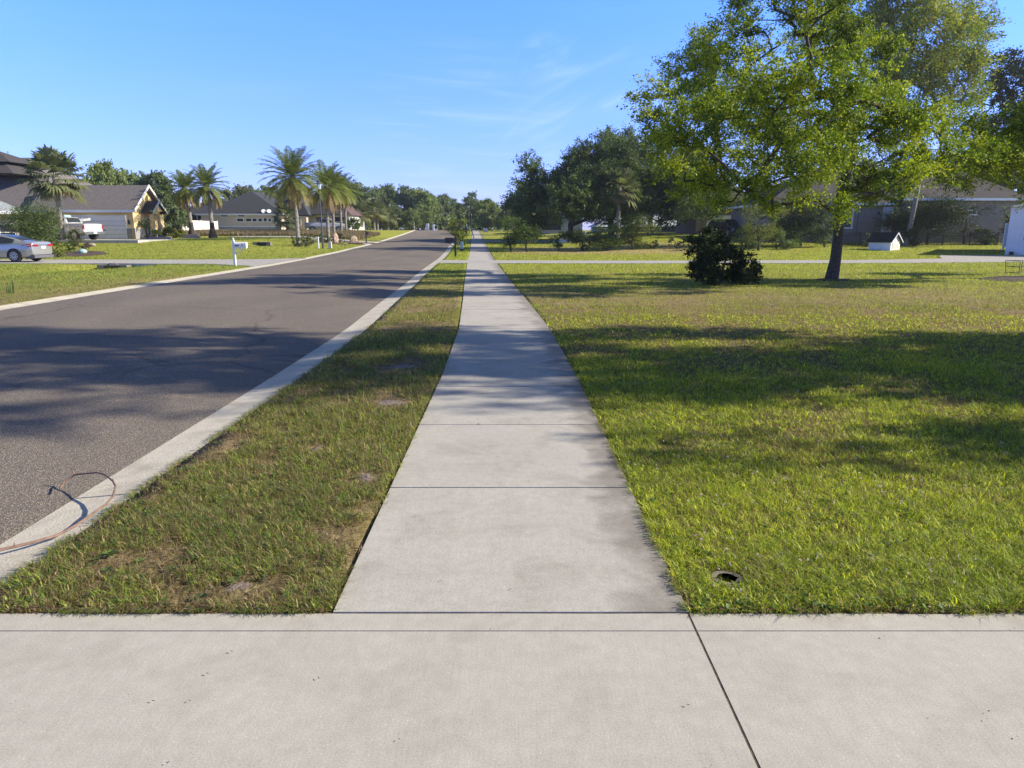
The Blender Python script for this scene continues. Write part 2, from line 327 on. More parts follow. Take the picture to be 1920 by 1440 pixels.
# ---------------------------------------------------------------- ground, road, kerbs, walks
rows = np.unique(np.concatenate([np.arange(-12, 2.4, 1.2), np.arange(2.4, 12, .25), np.arange(12, 46, .5), np.arange(46, 100, 1.0), np.arange(100, 200, 3.0),
    [36.2, 36.3, 37.0], [210, 230, 260, 300, 360, 450, 600, 900, 1400]]))
offs = [0, .12, .35, .7, 1.1, 1.6, 2.2, 3, 4, 5, 6, 7, 7.6, 8.2, 8.8, 9.4, 10, 10.6, 11.2, 12, 13, 14.5, 16, 18, 20, 23, 26, 30, 35, 40, 46, 54, 64, 80, 110, 160, 260, 500, 1000]
def rowx(y):
    c = [(LO(y) - o, 0) for o in reversed(offs)]
    a, b_ = LE(y), RI(y)
    c += [(a - .38, 1), (a, 1), ((a * 2 + b_) / 3, 1), ((a + 2 * b_) / 3, 1), (b_, 1), (RO(y) - .02, 1)]
    p, q = RO(y), SL(y)
    c += [(p + (q - p) * t, 0) for t in (0, .1, .25, .5, .75, .9, 1)]
    c += [(q + .02, 1), (SR(y) - .02, 1)]
    c += [(SR(y) + o, 0) for o in offs]
    return c
gv, gc = [], []
for y in rows:
    c = rowx(y); xs = np.array([float(q[0]) for q in c]); low = np.array([q[1] for q in c])
    z = G(xs, np.full_like(xs, y)) - np.where(low == 1, .16, .012)
    z = np.where((np.abs(xs - RO(y)) < .05) & (low == 0), z + .008, z); z = np.where((y < 2.7), -.16, z)
    z = np.where(on_drive(xs, np.full_like(xs, y), -.05) & (low == 0), z - .07, z)
    gv.append(np.stack([xs, np.full_like(xs, y), z], 1))
    d = dry(xs, np.full_like(xs, y))[:, None]; far = ss(y, 4, 40)
    soil = np.array([.15, .11, .08]); green = np.array([.29, .315, .045]); straw = np.array([.42, .34, .15])
    k = (1 - d) * green + d * straw
    gc.append(soil * (1 - far) * .8 + k * (far + .2 * (1 - far)))
nc = len(gv[0]); gv = np.concatenate(gv); gc = np.concatenate(gc)
ii = np.arange(len(rows) - 1)[:, None] * nc + np.arange(nc - 1)[None, :]; ii = ii.ravel()
g_o = npmesh('ground', gv, [np.stack([ii, ii + 1, ii + nc + 1, ii + nc], 1)], SOIL, col=gc, smooth=True); tag(g_o, kind='structure', label='lawn ground of the whole neighbourhood')
def strip(name, fl, fr, ys, mat, top, cols=2, side=.10, lift=None, xz=None):
    m = MB(); vs, fs = [], []
    for y in ys:
        a, b_ = float(fl(y)), float(fr(y))
        for j in range(cols):
            t = j / (cols - 1); x = a + (b_ - a) * t
            z = float(G(x, y)) + (top if not callable(top) else top(t)) + (.02 if y > 60 else 0)
            vs.append((x, y, z))
    n = len(ys)
    for i in range(n - 1):
        for j in range(cols - 1): fs.append((i * cols + j, i * cols + j + 1, (i + 1) * cols + j + 1, (i + 1) * cols + j))
    m.add(vs, fs)
    if side:
        for jj in (0, cols - 1):
            e = [vs[i * cols + jj] for i in range(n)]; e2 = [(p[0], p[1], p[2] - side) for p in e]
            m.add(e + e2, [(i, i + 1, n + i + 1, n + i) for i in range(n - 1)])
    return m
ry = [y for y in rows if -12 <= y <= 230]
o = strip('road', LE, RI, ry, ASPH, lambda t: -.045 + .07 * (1 - (2 * t - 1) ** 2), 9).build('road', ASPH, smooth=True); tag(o, 'brown grey asphalt residential road', kind='structure')
def kerb(fa, fb, name):
    "ribbon kerb cast in 3 m lengths"
    m = MB(); y = -11.0
    while y < 200:
        y2 = y + 3.05; g = .008
        ys = np.linspace(y + g, y2 - g, 4)
        vs = []
        for q in ys:
            a, b_ = float(fa(q)), float(fb(q)); r = random.uniform(-.004, .004) if q > 3 else 0
            for t, dz in ((0, -.043), (.35, -.032), (.75, -.016), (1, -.008)):
                x = a + (b_ - a) * t; vs.append((x, q, float(G(x, q)) + dz + (.02 if q > 60 else 0)))
            vs.append((b_, q, float(G(b_, q)) - .12))
        fs = [(i * 5 + j, i * 5 + j + 1, (i + 1) * 5 + j + 1, (i + 1) * 5 + j) for i in range(3) for j in range(4)]
        m.add(vs, fs + [(0, 1, 2, 3, 4), (15, 16, 17, 18, 19)]); y = y2
    o = m.build(name, CONC_KERB); tag(o, 'pale concrete ribbon kerb along the road edge', kind='structure')
kerb(RI, RO, 'kerb'); kerb(LE, LO, 'kerb')
# pavement in 1.524 m slabs with open joints
PW = 1.524; m = MB(); cols = []
y = 2.792; k = 0
while y < 175:
    y2 = y + PW; g = .008 if k else .003
    tilt = random.uniform(-.0008, .0008)
    ys = np.linspace(y + g, y2 - g, 3); nv = 5; vs = []
    for q in ys:
        for j in range(nv):
            t = j / (nv - 1); x = float(SL(q)) + 1.54 * t; vs.append((x, q, float(G(x, q)) + tilt + .004 + (.02 if q > 60 else 0))); cols.append(t)
    n0 = len(vs); e = [(vs[i][0], vs[i][1], vs[i][2] - .1) for i in range(n0)]
    fs = [(i * nv + j, i * nv + j + 1, (i + 1) * nv + j + 1, (i + 1) * nv + j) for i in range(2) for j in range(nv - 1)]
    ring = [0, 1, 2, 3, 4, 9, 14, 13, 12, 11, 10, 5]
    fs += [(ring[i], ring[(i + 1) % 12], n0 + ring[(i + 1) % 12], n0 + ring[i]) for i in range(12)]
    cols += [cols[-n0 + i] for i in range(n0)]
    m.add(vs + e, fs); y = y2; k += 1
jb = MB(); y = 2.792 + PW
while y < 120:
    a, b_ = float(SL(y)), float(SL(y)) + 1.54; z = float(G(a, y)) + (.02 if y > 60 else 0); jb.box(a + .004, b_ - .004, y - .02, y + .02, z - .06, z - .001); y += PW
tag(jb.build('sidewalk_joints', pm('joint_dirt', (.10, .07, .045), (.05, .038, .026), 40)), 'dirt packed in the sidewalk joints', kind='structure')
me = bpy.data.meshes.new('sidewalk'); me.from_pydata(m.v, [], m.f); me.materials.append(CONC_WALK)
a = me.color_attributes.new('Col', 'FLOAT_COLOR', 'POINT')
for i, c in enumerate(cols): a.data[i].color = (max(0, (c - .45) / .55), 0, 0, 1)
tag(link(bpy.data.objects.new('sidewalk', me)), 'long concrete sidewalk of square slabs', kind='structure')
# near drive in two pours with an expansion joint, a tooled line near its edge
m = MB()
def slab(m, x0, x1, y0, y1, z=.0):
    nx = max(2, int((x1 - x0) / .35)); xs = np.linspace(x0, x1, nx + 1)
    f = [(float(a), y1 + (.006 * sin(a * 9) + .005 * sin(a * 23 + 1) if y1 > 2.7 else 0)) for a in xs]
    poly = [(x0, y0), (x1, y0)] + list(reversed(f))
    m.prism(poly, z - .1, z, 'z')
for x0, x1 in ((-2.36, .756), (.766, 5.2)):
    slab(m, x0, x1, 2.653, 2.786); slab(m, x0, x1, -9, 2.647)
for x0, x1 in ((5.212, 12), ):
    slab(m, x0, x1, 2.653, 2.786); slab(m, x0, x1, -9, 2.647)
tag(m.build('near_driveway', CONC, bevel=0), 'broad concrete driveway across the foreground', kind='structure')
dj = MB(); dj.box(-2.4, 12, -9, 2.80, -.14, -.0018)
tag(dj.build('driveway_bed', pm('joint_filler', (.14, .095, .055), (.04, .03, .022), 30)), 'dark filler in the driveway joints', kind='structure')
for kx, nm in (('right_near', 'driveway'), ('left_near', 'driveway'), ('right_far', 'driveway'), ('left_far', 'driveway')):
    (a, b_), f0, f1 = DRV[kx]; xs = np.arange(a, b_ + .1, .75); m = MB(); vs = []; nn = 6
    for x in xs:
        for j in range(nn):
            q = float(f0(x)) + (float(f1(x)) - float(f0(x))) * j / (nn - 1)
            if kx == 'left_near' and x > -13: pass
            xx = x
            if kx.startswith('left') and x > b_ - .8: xx = float(LO(q)) + .02
            if kx.startswith('right') and x < a + .7: xx = float(RO(q)) - .02
            vs.append((xx, q, float(prof(q) if 0 else G(xx, q)) + .006 + (.02 if q > 60 else 0)))
    # fill over the swale so that the drive stays level
    vs = [(p[0], p[1], max(p[2], .006)) if p[1] < 46 else p for p in vs]
    fs = [(i * nn + j, (i + 1) * nn + j, (i + 1) * nn + j + 1, i * nn + j + 1) for i in range(len(xs) - 1) for j in range(nn - 1)]
    m.add(vs, fs)
    n = len(xs)
    for jj in (0, nn - 1):
        e = [vs[i * nn + jj] for i in range(n)]; e2 = [(p[0], p[1], p[2] - .15) for p in e]
        m.add(e + e2, [(i, i + 1, n + i + 1, n + i) for i in range(n - 1)])
    lab = {'right_near': 'thin concrete driveway crossing the right lawn behind the big tree', 'left_near': 'concrete driveway of the silver sedan', 'right_far': 'distant driveway crossing the right lawn', 'left_far': 'gravel driveway beside the boulders'}[kx]
    tag(m.build(nm, CONC_DRIVE), lab, kind='structure')
apr = MB(); q = P(240, 452)
apr.box(-62, -30, 58, 66.2, .2, .93)
tag(apr.build('driveway', CONC_DRIVE), 'parking apron in front of the yellow house garage', kind='structure')

# ---------------------------------------------------------------- grass (stuff)
def paved(x, y, m=.0):
    j = .045 * (vn(x, y, .10, 9) - .5) * 2 + m
    r = (x > LO(y) + j) & (x < RO(y) - j)
    r |= (x > SL(y) - .005 + j * .5) & (x < SR(y) + .01 - j * .5)
    r |= (y < 2.80 + j * .5)
    r |= on_drive(x, y, 0)
    return r
VALVE = P(1363, 1081)
def blades(name, n, y0, y1, label, seed):
    rg = np.random.default_rng(seed)
    y = np.exp(rg.uniform(np.log(y0), np.log(y1), n)); x = rg.uniform(-1, 1, n) * (1.0 * y + 1.6)
    d = dry(x, y); verge = (x < SL(y)) & (x > RI(y)) & (y < 37)
    keep = ~paved(x, y) & (rg.random(n) > np.where(verge, .7 * ss(d, .35, .95) + .28 * ss(d, .97, 1), .35 * ss(d, .6, 1)))
    keep &= ((x - VALVE[0]) / .082) ** 2 + ((y - VALVE[1]) / .085) ** 2 > 1
    keep &= ~((x < -30) & (y > 57))
    x, y, d, verge = x[keep], y[keep], d[keep], verge[keep]; n = len(x)
    clump = vn(x, y, .11, 4); tall = vn(x, y, .5, 5)
    h = (.020 + .030 * rg.random(n)) * (.55 + .9 * clump) * (.75 + .5 * tall) * np.where(verge, 1.15, 1.0) * (1 - .45 * d)
    h *= 1 + y / 38
    wd = (.0016 + .0019 * rg.random(n)) * np.maximum(1, y / 4.0) ** .95
    az = rg.uniform(0, 2 * pi, n); lean = rg.uniform(.15, 1.9, n) * h * 1.3
    base = np.stack([x, y, G(x, y) - .02], 1)
    sd_ = np.stack([-np.sin(az), np.cos(az), 0 * az], 1); ld = np.stack([np.cos(az), np.sin(az), 0 * az], 1)
    tw = rg.uniform(-.9, .9, n)[:, None]; sd2 = sd_ + ld * tw; sd2 /= np.linalg.norm(sd2, axis=1)[:, None]
    up = np.array([0, 0, 1.]); H = h[:, None]; Wd = wd[:, None]; Ln = lean[:, None]
    tip = base + up * H * .95 + ld * Ln + up * .012
    mid = base + up * H * .62 + ld * Ln * .33 + up * .008
    # colours
    g1 = np.array([.19, .28, .030]); g2 = np.array([.56, .62, .045]); g3 = np.array([.09, .14, .03]); st = np.array([.36, .28, .14]); br = np.array([.15, .095, .06])
    if True:
        pch = vn(x, y, .9, 6); t = np.clip(rg.random(n) * .7 + pch * .6 - .1, 0, 1)[:, None]
        c = g1 * (1 - t) + g2 * t
        dk = (rg.random(n) < .20)[:, None]; c = np.where(dk, g3, c)
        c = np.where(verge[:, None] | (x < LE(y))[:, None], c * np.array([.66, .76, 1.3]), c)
        isd = (rg.random(n) < (.08 + .75 * d + .20 * verge))[:, None]; q = rg.random(n)[:, None]
        c = np.where(isd, st * q + br * (1 - q), c)
        c *= rg.uniform(.75, 1.2, n)[:, None]
    near = y < 11
    A = np.nonzero(near)[0]; B = np.nonzero(~near)[0]
    v1 = np.stack([base[A] - sd_[A] * Wd[A] * .5, base[A] + sd_[A] * Wd[A] * .5, mid[A] + sd2[A] * Wd[A] * .42, mid[A] - sd2[A] * Wd[A] * .42, tip[A]], 1).reshape(-1, 3)
    ia = np.arange(len(A))[:, None] * 5
    v2 = np.stack([base[B] - sd_[B] * Wd[B] * .6, base[B] + sd_[B] * Wd[B] * .6, tip[B]], 1).reshape(-1, 3); ib = len(v1) + np.arange(len(B))[:, None] * 3
    col = np.concatenate([np.repeat(c[A], 5, 0), np.repeat(c[B], 3, 0)])
    o = npmesh(name, np.concatenate([v1, v2]), [ia + [0, 1, 2, 3], ia + [3, 2, 4], ib + [0, 1, 2]], GRASS, col=col)
    return tag(o, label, 'grass', kind='stuff')
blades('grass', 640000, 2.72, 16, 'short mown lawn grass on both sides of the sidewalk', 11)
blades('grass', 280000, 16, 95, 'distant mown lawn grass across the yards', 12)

def tufts(name, n, y0, y1, label, seed, nb=7):
    rg = np.random.default_rng(seed)
    y = np.exp(rg.uniform(np.log(y0), np.log(y1), n)); x = rg.uniform(-1, 1, n) * (.95 * y + 1.2)
    d = dry(x, y); verge = (x < SL(y)) & (x > RI(y)); cl = vn(x, y, .22, 44)
    keep = ~paved(x, y, .0) & (rg.random(n) > np.where(verge, .10 + .9 * ss(d, .30, .9), .5 * ss(d, .5, 1))) & (rg.random(n) < .35 + .9 * cl)
    keep &= ((x - VALVE[0]) / .09) ** 2 + ((y - VALVE[1]) / .09) ** 2 > 1
    x, y, d, verge = x[keep], y[keep], d[keep], verge[keep]; m_ = len(x)
    R_ = lambda a: np.repeat(a, nb)
    big = R_(rg.uniform(.55, 1.25, m_)) * np.where(R_(verge), .68, .72); tone = R_(rg.random(m_)); X, Y, D, V = R_(x), R_(y), R_(d), R_(verge); k = len(X)
    az = rg.uniform(0, 2 * pi, k); X = X + np.cos(az) * .008; Y = Y + np.sin(az) * .008
    Lb_ = big * rg.uniform(.035, .085, k); rise = rg.uniform(.25, .95, k); wd = np.where(V, .0038, .0034) * rg.uniform(.7, 1.3, k) * np.maximum(1, Y / 5)
    ld = np.stack([np.cos(az), np.sin(az), 0 * az], 1); sdv = np.stack([-np.sin(az), np.cos(az), 0 * az], 1); up = np.array([0, 0, 1.])
    b = np.stack([X, Y, G(X, Y) - .018], 1); c = lambda a: a[:, None]
    p1 = b + ld * c(Lb_ * .22 * (1.2 - rise)) + up * c(Lb_ * (.30 + .25 * rise)); p2 = b + ld * c(Lb_ * .62 * (1.15 - .7 * rise)) + up * c(Lb_ * (.42 + .45 * rise)); p3 = b + ld * c(Lb_ * 1.05 * (1.15 - .7 * rise)) + up * c(Lb_ * (.30 + .62 * rise))
    w_ = c(wd)
    v = np.stack([b - sdv * w_ * .4, b + sdv * w_ * .4, p1 + sdv * w_ * .5, p1 - sdv * w_ * .5, p2 + sdv * w_ * .42, p2 - sdv * w_ * .42, p3], 1).reshape(-1, 3)
    ga = np.array([.15, .26, .035]); gb = np.array([.42, .52, .055]); gy = np.array([.76, .80, .09]); st = np.array([.50, .38, .20])
    t = c(np.clip(tone * .75 + rg.random(k) * .35, 0, 1)); col = ga * (1 - t) + gb * t
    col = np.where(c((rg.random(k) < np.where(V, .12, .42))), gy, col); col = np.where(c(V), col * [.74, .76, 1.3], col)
    col = np.where(c(rg.random(k) < .09 + .4 * D + .14 * V), st * c(rg.uniform(.6, 1.1, k)), col) * c(rg.uniform(.75, 1.2, k))
    i = np.arange(k)[:, None] * 7
    return tag(npmesh(name, v, [i + [0, 1, 2, 3], i + [3, 2, 4, 5], i + [5, 4, 6]], GRASS, col=np.repeat(col, 7, 0)), label, 'grass', kind='stuff')
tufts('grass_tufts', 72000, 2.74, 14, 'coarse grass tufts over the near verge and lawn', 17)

# turf creeping over the slab edges
def creep(n, seed):
    rg = np.random.default_rng(seed); k3 = rg.integers(0, 4, n); y = np.where(k3 < 2, 2.795 + rg.random(n) * .03, np.exp(rg.uniform(np.log(2.8), np.log(9), n)))
    x = np.where(k3 == 0, rg.uniform(-2.45, -.8, n), np.where(k3 == 1, rg.uniform(.8, 3.6, n), np.where(k3 == 2, SR(y) + rg.random(n) * .02, RO(y) + rg.random(n) * .02)))
    keep = vn(x, y, .09, 61) > .42; x, y, k3 = x[keep], y[keep], k3[keep]; n = len(x)
    out = np.where(k3 < 2, -pi / 2, pi); az = out + rg.normal(size=n) * .7; Lh = rg.uniform(.02, .065, n)
    b = np.stack([x, y, G(x, y) - .012], 1); ld = np.stack([np.cos(az), np.sin(az), 0 * az], 1); sdv = np.stack([-np.sin(az), np.cos(az), 0 * az], 1); c = lambda a: a[:, None]; up = np.array([0, 0, 1.])
    m_ = b + ld * c(Lh * .5) + up * c(Lh * .45 + .008); t = b + ld * c(Lh) + up * c(Lh * rg.uniform(.15, .5, n) + .012)
    v = np.stack([b - sdv * .0018, b + sdv * .0018, m_ + sdv * .0018, m_ - sdv * .0018, t], 1).reshape(-1, 3)
    col = np.array([.15, .19, .04]) * c(rg.uniform(.6, 1.6, n)); col = np.where(c(rg.random(n) < .3), np.array([.34, .26, .14]), col); i = np.arange(n)[:, None] * 5
    tag(npmesh('edge_grass', v, [i + [0, 1, 2, 3], i + [3, 2, 4]], GRASS, col=np.repeat(col, 5, 0)), 'ragged grass blades creeping over the slab edges', 'grass', kind='stuff')
creep(6500, 23)

# ---------------------------------------------------------------- plants: generators
def leaf_arrays(cent, size, rg, aspect=.5, up=.35, along=None):
    n = len(cent)
    nrm = rg.normal(size=(n, 3)) + np.array([0, 0, up]); nrm /= np.linalg.norm(nrm, axis=1)[:, None]
    rn = rg.normal(size=(n, 3))
    if along is not None: rn = np.cross(nrm, along + rn * .35)
    a = np.cross(nrm, rn); a /= np.linalg.norm(a, axis=1)[:, None]; b = np.cross(nrm, a)
    s = size * rg.uniform(.65, 1.35, n)[:, None]
    v = np.stack([cent - a * s * .5, cent + b * s * aspect * .5, cent + a * s * .5 + nrm * s * .12, cent - b * s * aspect * .5], 1)
    return v.reshape(-1, 3), np.arange(n)[:, None] * 4 + [0, 1, 2, 3]
def leafcol(n, rg, cols, wts, cent=None, patch=1.0, jit=.22):
    cols = np.array(cols); p = np.array(wts, float); p /= p.sum()
    k = rg.choice(len(cols), n, p=p)
    if cent is not None:     # shoots of one age share a colour
        f = vn(cent[:, 0] + cent[:, 2] * .7, cent[:, 1] + cent[:, 2] * .9, patch, 21)
        k2 = np.clip((f * 1.3 - .15) * len(cols), 0, len(cols) - 1).astype(int); k = np.where(rg.random(n) < .55, k2, k)
    return cols[k] * rg.uniform(1 - jit, 1 + jit, n)[:, None]
def grow(base, fork, targets, r0, rg, seg=.5, kx=6, up=.15, name='trunk', mat=None, parent=None, lean=(0, 0), expo=.46, rtip=.006, flare=1.35):
    nd = []; par = []
    nt_ = max(3, int(fork / .6))
    for i in range(nt_ + 1):
        t = i / nt_; nd.append([base[0] + lean[0] * t + .05 * sin(t * 5 + base[0]), base[1] + lean[1] * t, base[2] - .1 + (fork + .1) * t]); par.append(i - 1)
    nt_n = len(nd); arr = np.array(nd)
    order = np.argsort(np.linalg.norm(targets - arr[-1], axis=1)); ends = []
    for ti in order:
        T = targets[ti]; arr = np.array(nd)
        dv = T - arr; dist = np.linalg.norm(dv, axis=1)
        cost = dist + np.where(arr[:, 2] > T[2] + .1, .6 * (arr[:, 2] - T[2]), 0); cost[:max(0, nt_n - 2)] += 50
        s = int(np.argmin(cost)); p = arr[s]; dd = dist[s]; k = max(1, int(dd / seg)); last = s
        for j in range(1, k + 1):
            t = j / k; q = p + (T - p) * t + np.array([0, 0, up * dd * t * (1 - t)]) + (rg.normal(size=3) * .07 * seg * (t < 1))
            nd.append(list(q)); par.append(last); last = len(nd) - 1
        ends.append(last)
    cnt = np.zeros(len(nd))
    for e in ends: cnt[e] += 1
    for i in range(len(nd) - 1, 0, -1): cnt[par[i]] += cnt[i]
    rad = np.maximum(rtip, r0 * (cnt / cnt.max()) ** expo)
    for i in range(nt_n): rad[i] = r0 * (1.0 - .12 * i / nt_n) * (1 + (flare - 1) * max(0, 1 - i * .6 / .8) ** 2)
    A = np.array(nd); idx = np.array([i for i in range(1, len(nd)) if True]); pa = np.array([par[i] for i in idx])
    p0, p1 = A[pa], A[idx]; d = p1 - p0; d /= (np.linalg.norm(d, axis=1)[:, None] + 1e-9)
    ref = np.where(np.abs(d[:, 2:3]) < .9, np.array([[0, 0, 1.]]), np.array([[1., 0, 0]]))
    a = np.cross(d, ref); a /= np.linalg.norm(a, axis=1)[:, None]; b = np.cross(d, a)
    ang = 2 * pi * np.arange(kx) / kx; ring = a[:, None] * np.cos(ang)[None, :, None] + b[:, None] * np.sin(ang)[None, :, None]
    r1 = rad[idx]; r_0 = np.minimum(rad[pa], r1 * 1.5); r_0[:nt_n - 1] = rad[pa][:nt_n - 1]
    v = np.concatenate([p0[:, None] + ring * r_0[:, None, None], (p1 + d * r1[:, None] * .3)[:, None] + ring * r1[:, None, None]], 1).reshape(-1, 3)
    o = np.arange(len(idx))[:, None, None] * 2 * kx; jj = np.arange(kx); f = np.stack([jj, (jj + 1) % kx, (jj + 1) % kx + kx, jj + kx], 1)
    return npmesh(name, v, [(o + f[None]).reshape(-1, 4)], mat or BARK, parent, smooth=True)
def lobes_pts(lobes, n, rg, shell=.55):
    out = []
    vol = np.array([l[3] ** 2.3 for l in lobes]); k = np.maximum(2, (n * vol / vol.sum())).astype(int)
    for (x, y, z, r, *sq), m_ in zip(lobes, k):
        d = rg.normal(size=(m_, 3)); d /= np.linalg.norm(d, axis=1)[:, None]
        rr = r * (shell + (1 - shell) * rg.random(m_)) ** 1.0 * rg.uniform(.75, 1.12, m_)
        q = d * rr[:, None]; q[:, 2] *= (sq[0] if sq else .8)
        out.append(q + [x, y, z])
    return np.concatenate(out)
def tree(name, loc, lobes, label, cat='tree', group=None, n=300, per=90, leaf=.07, sig=.3, fork=2.5, r0=.2, cols=None, wts=None, seed=1, mat=None, lean=(0, 0), aspect=.5, shell=.5, patch=1.2, seg=.5, upb=.15, kx=6, trunk=True, leafmat_=None, tmin=None, fit=None):
    "lobes are relative to loc"
    rg = np.random.default_rng(seed); r = empty(name, loc, label, cat, group)
    T = lobes_pts(lobes, n, rg, shell)
    if fit is not None:
        if fit[0]: T[:, :2] *= (fit[0] / 2) / np.percentile(np.abs(T[:, 0]), 97)
        T[:, 2] *= (fit[1] - sig) / T[:, 2].max()
    if tmin is not None: T = T[T[:, 2] > tmin]
    if trunk: grow((0, 0, 0), fork, T, r0, rg, seg=seg, up=upb, parent=r, mat=mat, lean=lean, kx=kx, name='trunk')
    nt_w = 6; ctr = T.mean(0); outd = T - ctr; outd /= np.linalg.norm(outd, axis=1)[:, None] + 1e-6
    tw = rg.normal(size=(len(T), nt_w, 3)) + outd[:, None] * .7 + np.array([0, 0, .25]); tw /= np.linalg.norm(tw, axis=2)[:, :, None]
    tw *= (sig * 2.3 * rg.uniform(.55, 1.25, (len(T), nt_w)))[:, :, None]; tw[:, :, 2] *= .8
    ti = np.repeat(np.arange(len(T)), per); ki = rg.integers(0, nt_w, len(ti)); dv = tw[ti, ki]; u = rg.random(len(ti)) ** .7
    c = T[ti] + dv * u[:, None] + rg.normal(size=(len(ti), 3)) * sig * .26
    v, f = leaf_arrays(c, leaf, rg, aspect, along=dv / np.linalg.norm(dv, axis=1)[:, None])
    col = np.repeat(leafcol(len(c), rg, cols, wts, c, patch), 4, 0)
    npmesh('crown', v, [f], leafmat_ or LEAF, r, col=col)
    return r
sc3 = lambda L_, k: [tuple(v * k for v in c) for c in L_]
G_BRIGHT = [(.075, .135, .012), (.165, .24, .015), (.29, .36, .02), (.42, .47, .03)]
G_OAK = [(.055, .09, .032), (.085, .13, .042), (.12, .17, .052), (.16, .21, .07)]
G_MID = [(.045, .085, .018), (.075, .125, .025), (.11, .165, .03), (.15, .20, .05)]
G_DARK = [(.014, .026, .009), (.022, .04, .012), (.032, .052, .016)]
G_YEL = [(.12, .16, .02), (.19, .22, .03), (.26, .27, .05)]
G_GREY = [(.07, .095, .04), (.10, .12, .05), (.14, .15, .07)]

# --- the big lawn tree and its neighbours: lobes measured as (bearing px, py, radius px, ground distance)
def lob(L_, base, spread=1.0, cy=0, sh=0):
    o = []; L_ = [(a[0], a[1], a[2], cy + sh + (a[3] - cy) * spread) for a in L_]
    for px, py, r, Y, *s in L_:
        q = W(px, py, Y) - np.array(base); o.append((q[0], q[1], q[2], r * Y / FPX, *(s or [.85])))
    return o
B0 = P(1558, 525)
LB = [(1222, 175, 38, 23), (1238, 235, 45, 24), (1205, 210, 22, 23.5), (1300, 150, 72, 25), (1292, 245, 80, 22.5), (1345, 320, 70, 24.5), (1420, 345, 52, 22.5), (1300, 350, 40, 25.5),
      (1385, 85, 66, 24), (1330, 95, 55, 26), (1395, 25, 34, 24.5), (1450, 175, 92, 22), (1440, 270, 86, 26), (1520, 300, 75, 21.8), (1385, 190, 80, 27.5),
      (1575, 160, 78, 22), (1605, 235, 84, 23), (1560, 50, 70, 25.5), (1500, 20, 55, 24.5), (1530, -45, 60, 25), (1600, -20, 50, 24), (1640, 90, 52, 26), (1540, 90, 70, 27.5),
      (1685, 235, 72, 22.5), (1745, 290, 70, 23.5), (1795, 235, 55, 25), (1705, 330, 50, 22.2), (1625, 345, 56, 24), (1572, 380, 34, 22.8), (1655, 300, 60, 26.5), (1780, 330, 40, 24.5), (1820, 270, 40, 24), (1440, 385, 26, 23), (1350, 385, 28, 25), (1500, 365, 36, 23), (1590, 395, 24, 23), (1260, 300, 40, 24), (1500, -110, 60, 24), (1590, -110, 60, 24.5), (1440, -20, 50, 24), (1500, 230, 70, 24.5), (1340, 200, 60, 24), (1640, 180, 55, 24.5), (1560, 260, 60, 25)]
tree('lawn_tree', B0, lob(LB, B0, 1.9, 24.3, -.9), 'large leafy tree with a dark trunk on the right lawn, tallest in the photo', n=1600, per=125, leaf=.086, sig=.21, fork=2.9, r0=.18,
     cols=G_BRIGHT, wts=[3, 4, 3, 1], seed=3, lean=(.15, 0), aspect=.46, shell=.35, patch=.8, seg=.45, kx=7)
B1 = P(1697, 462)
Y1 = B1[1]
LT = [(1700, 120, 70, Y1), (1760, 60, 80, Y1 - 2), (1820, 50, 48, Y1 + 1), (1700, 20, 70, Y1 + 2), (1780, 130, 70, Y1 + 1), (1830, 110, 42, Y1 - 1), (1650, 60, 50, Y1 + 2), (1740, -40, 70, Y1), (1720, 200, 50, Y1), (1800, 180, 36, Y1), (1610, 30, 60, Y1 + 3), (1660, 150, 50, Y1 + 1), (1590, 100, 40, Y1 + 2)]
tree('tall_tree', B1, lob(LT, B1), 'tall thin-leaved tree with a pale leaning trunk beside the black fence', n=620, per=115, leaf=.20, sig=.58, fork=7.5, r0=.19, cols=sc3(G_YEL, 1.3) + sc3(G_MID[1:3], 1.3), wts=[2, 3, 2, 2, 2], seed=5,
     mat=BARK_PALE, lean=(.8, 0), shell=.4, seg=1.1, kx=6, patch=2.5)
B2 = np.array([19.6, 25.3, float(G(19.6, 25.3))])
LC = [(1850, 300, 44, 24.5), (1915, 290, 60, 25), (1960, 230, 80, 25), (1990, 330, 70, 24), (2060, 250, 80, 25), (2050, 350, 60, 27), (2100, 300, 60, 25)]
tree('side_tree', B2, lob(LC, B2, 2.0, 25, -1.2), 'leafy tree at the right edge of the photo, mostly out of frame', n=620, per=120, leaf=.086, sig=.24, fork=2.6, r0=.2, cols=G_BRIGHT, wts=[2, 4, 3, 2], seed=8, shell=.35, patch=.8, seg=.45, aspect=.46)
# trees out of frame to the right whose shade crosses the lawn, sidewalk and road
def rnd_lobes(rg, n, R_, H0, H1, r):
    o = []
    for i in range(n):
        t = rg.random(); a = rg.uniform(0, 2 * pi); q = R_ * math.sqrt(rg.random()) * (1 - .45 * abs(2 * t - 1) ** 2)
        o.append((q * cos(a), q * sin(a), H0 + (H1 - H0) * t, r * rg.uniform(.7, 1.25), .75))
    return o
rg = np.random.default_rng(5); sb = np.array([14.2, 9.3, 0]); sl_ = []
for i in range(58):
    sX = -10 + 19.5 * (i + .5) / 58; sY = rg.uniform(6.9, 11.6) if i % 4 else rg.uniform(6.1, 12.3); c_ = 1 / math.tan(SUN_EL)
    z = rg.uniform(max(3.0, (9.6 - sX) / c_), min(12.5, max(3.6, (19 - sX) / c_))); sl_.append((sX + c_ * z - sb[0], sY - sb[1], z, rg.uniform(.85, 1.35), .75))
for sX, sY, z in ((2.6, 5.1, 5.2), (1.6, 5.4, 5.6), (3.6, 5.2, 4.8)): c_ = 1 / math.tan(SUN_EL); sl_.append((sX + c_ * z - sb[0], sY - sb[1], z, .45, .7))
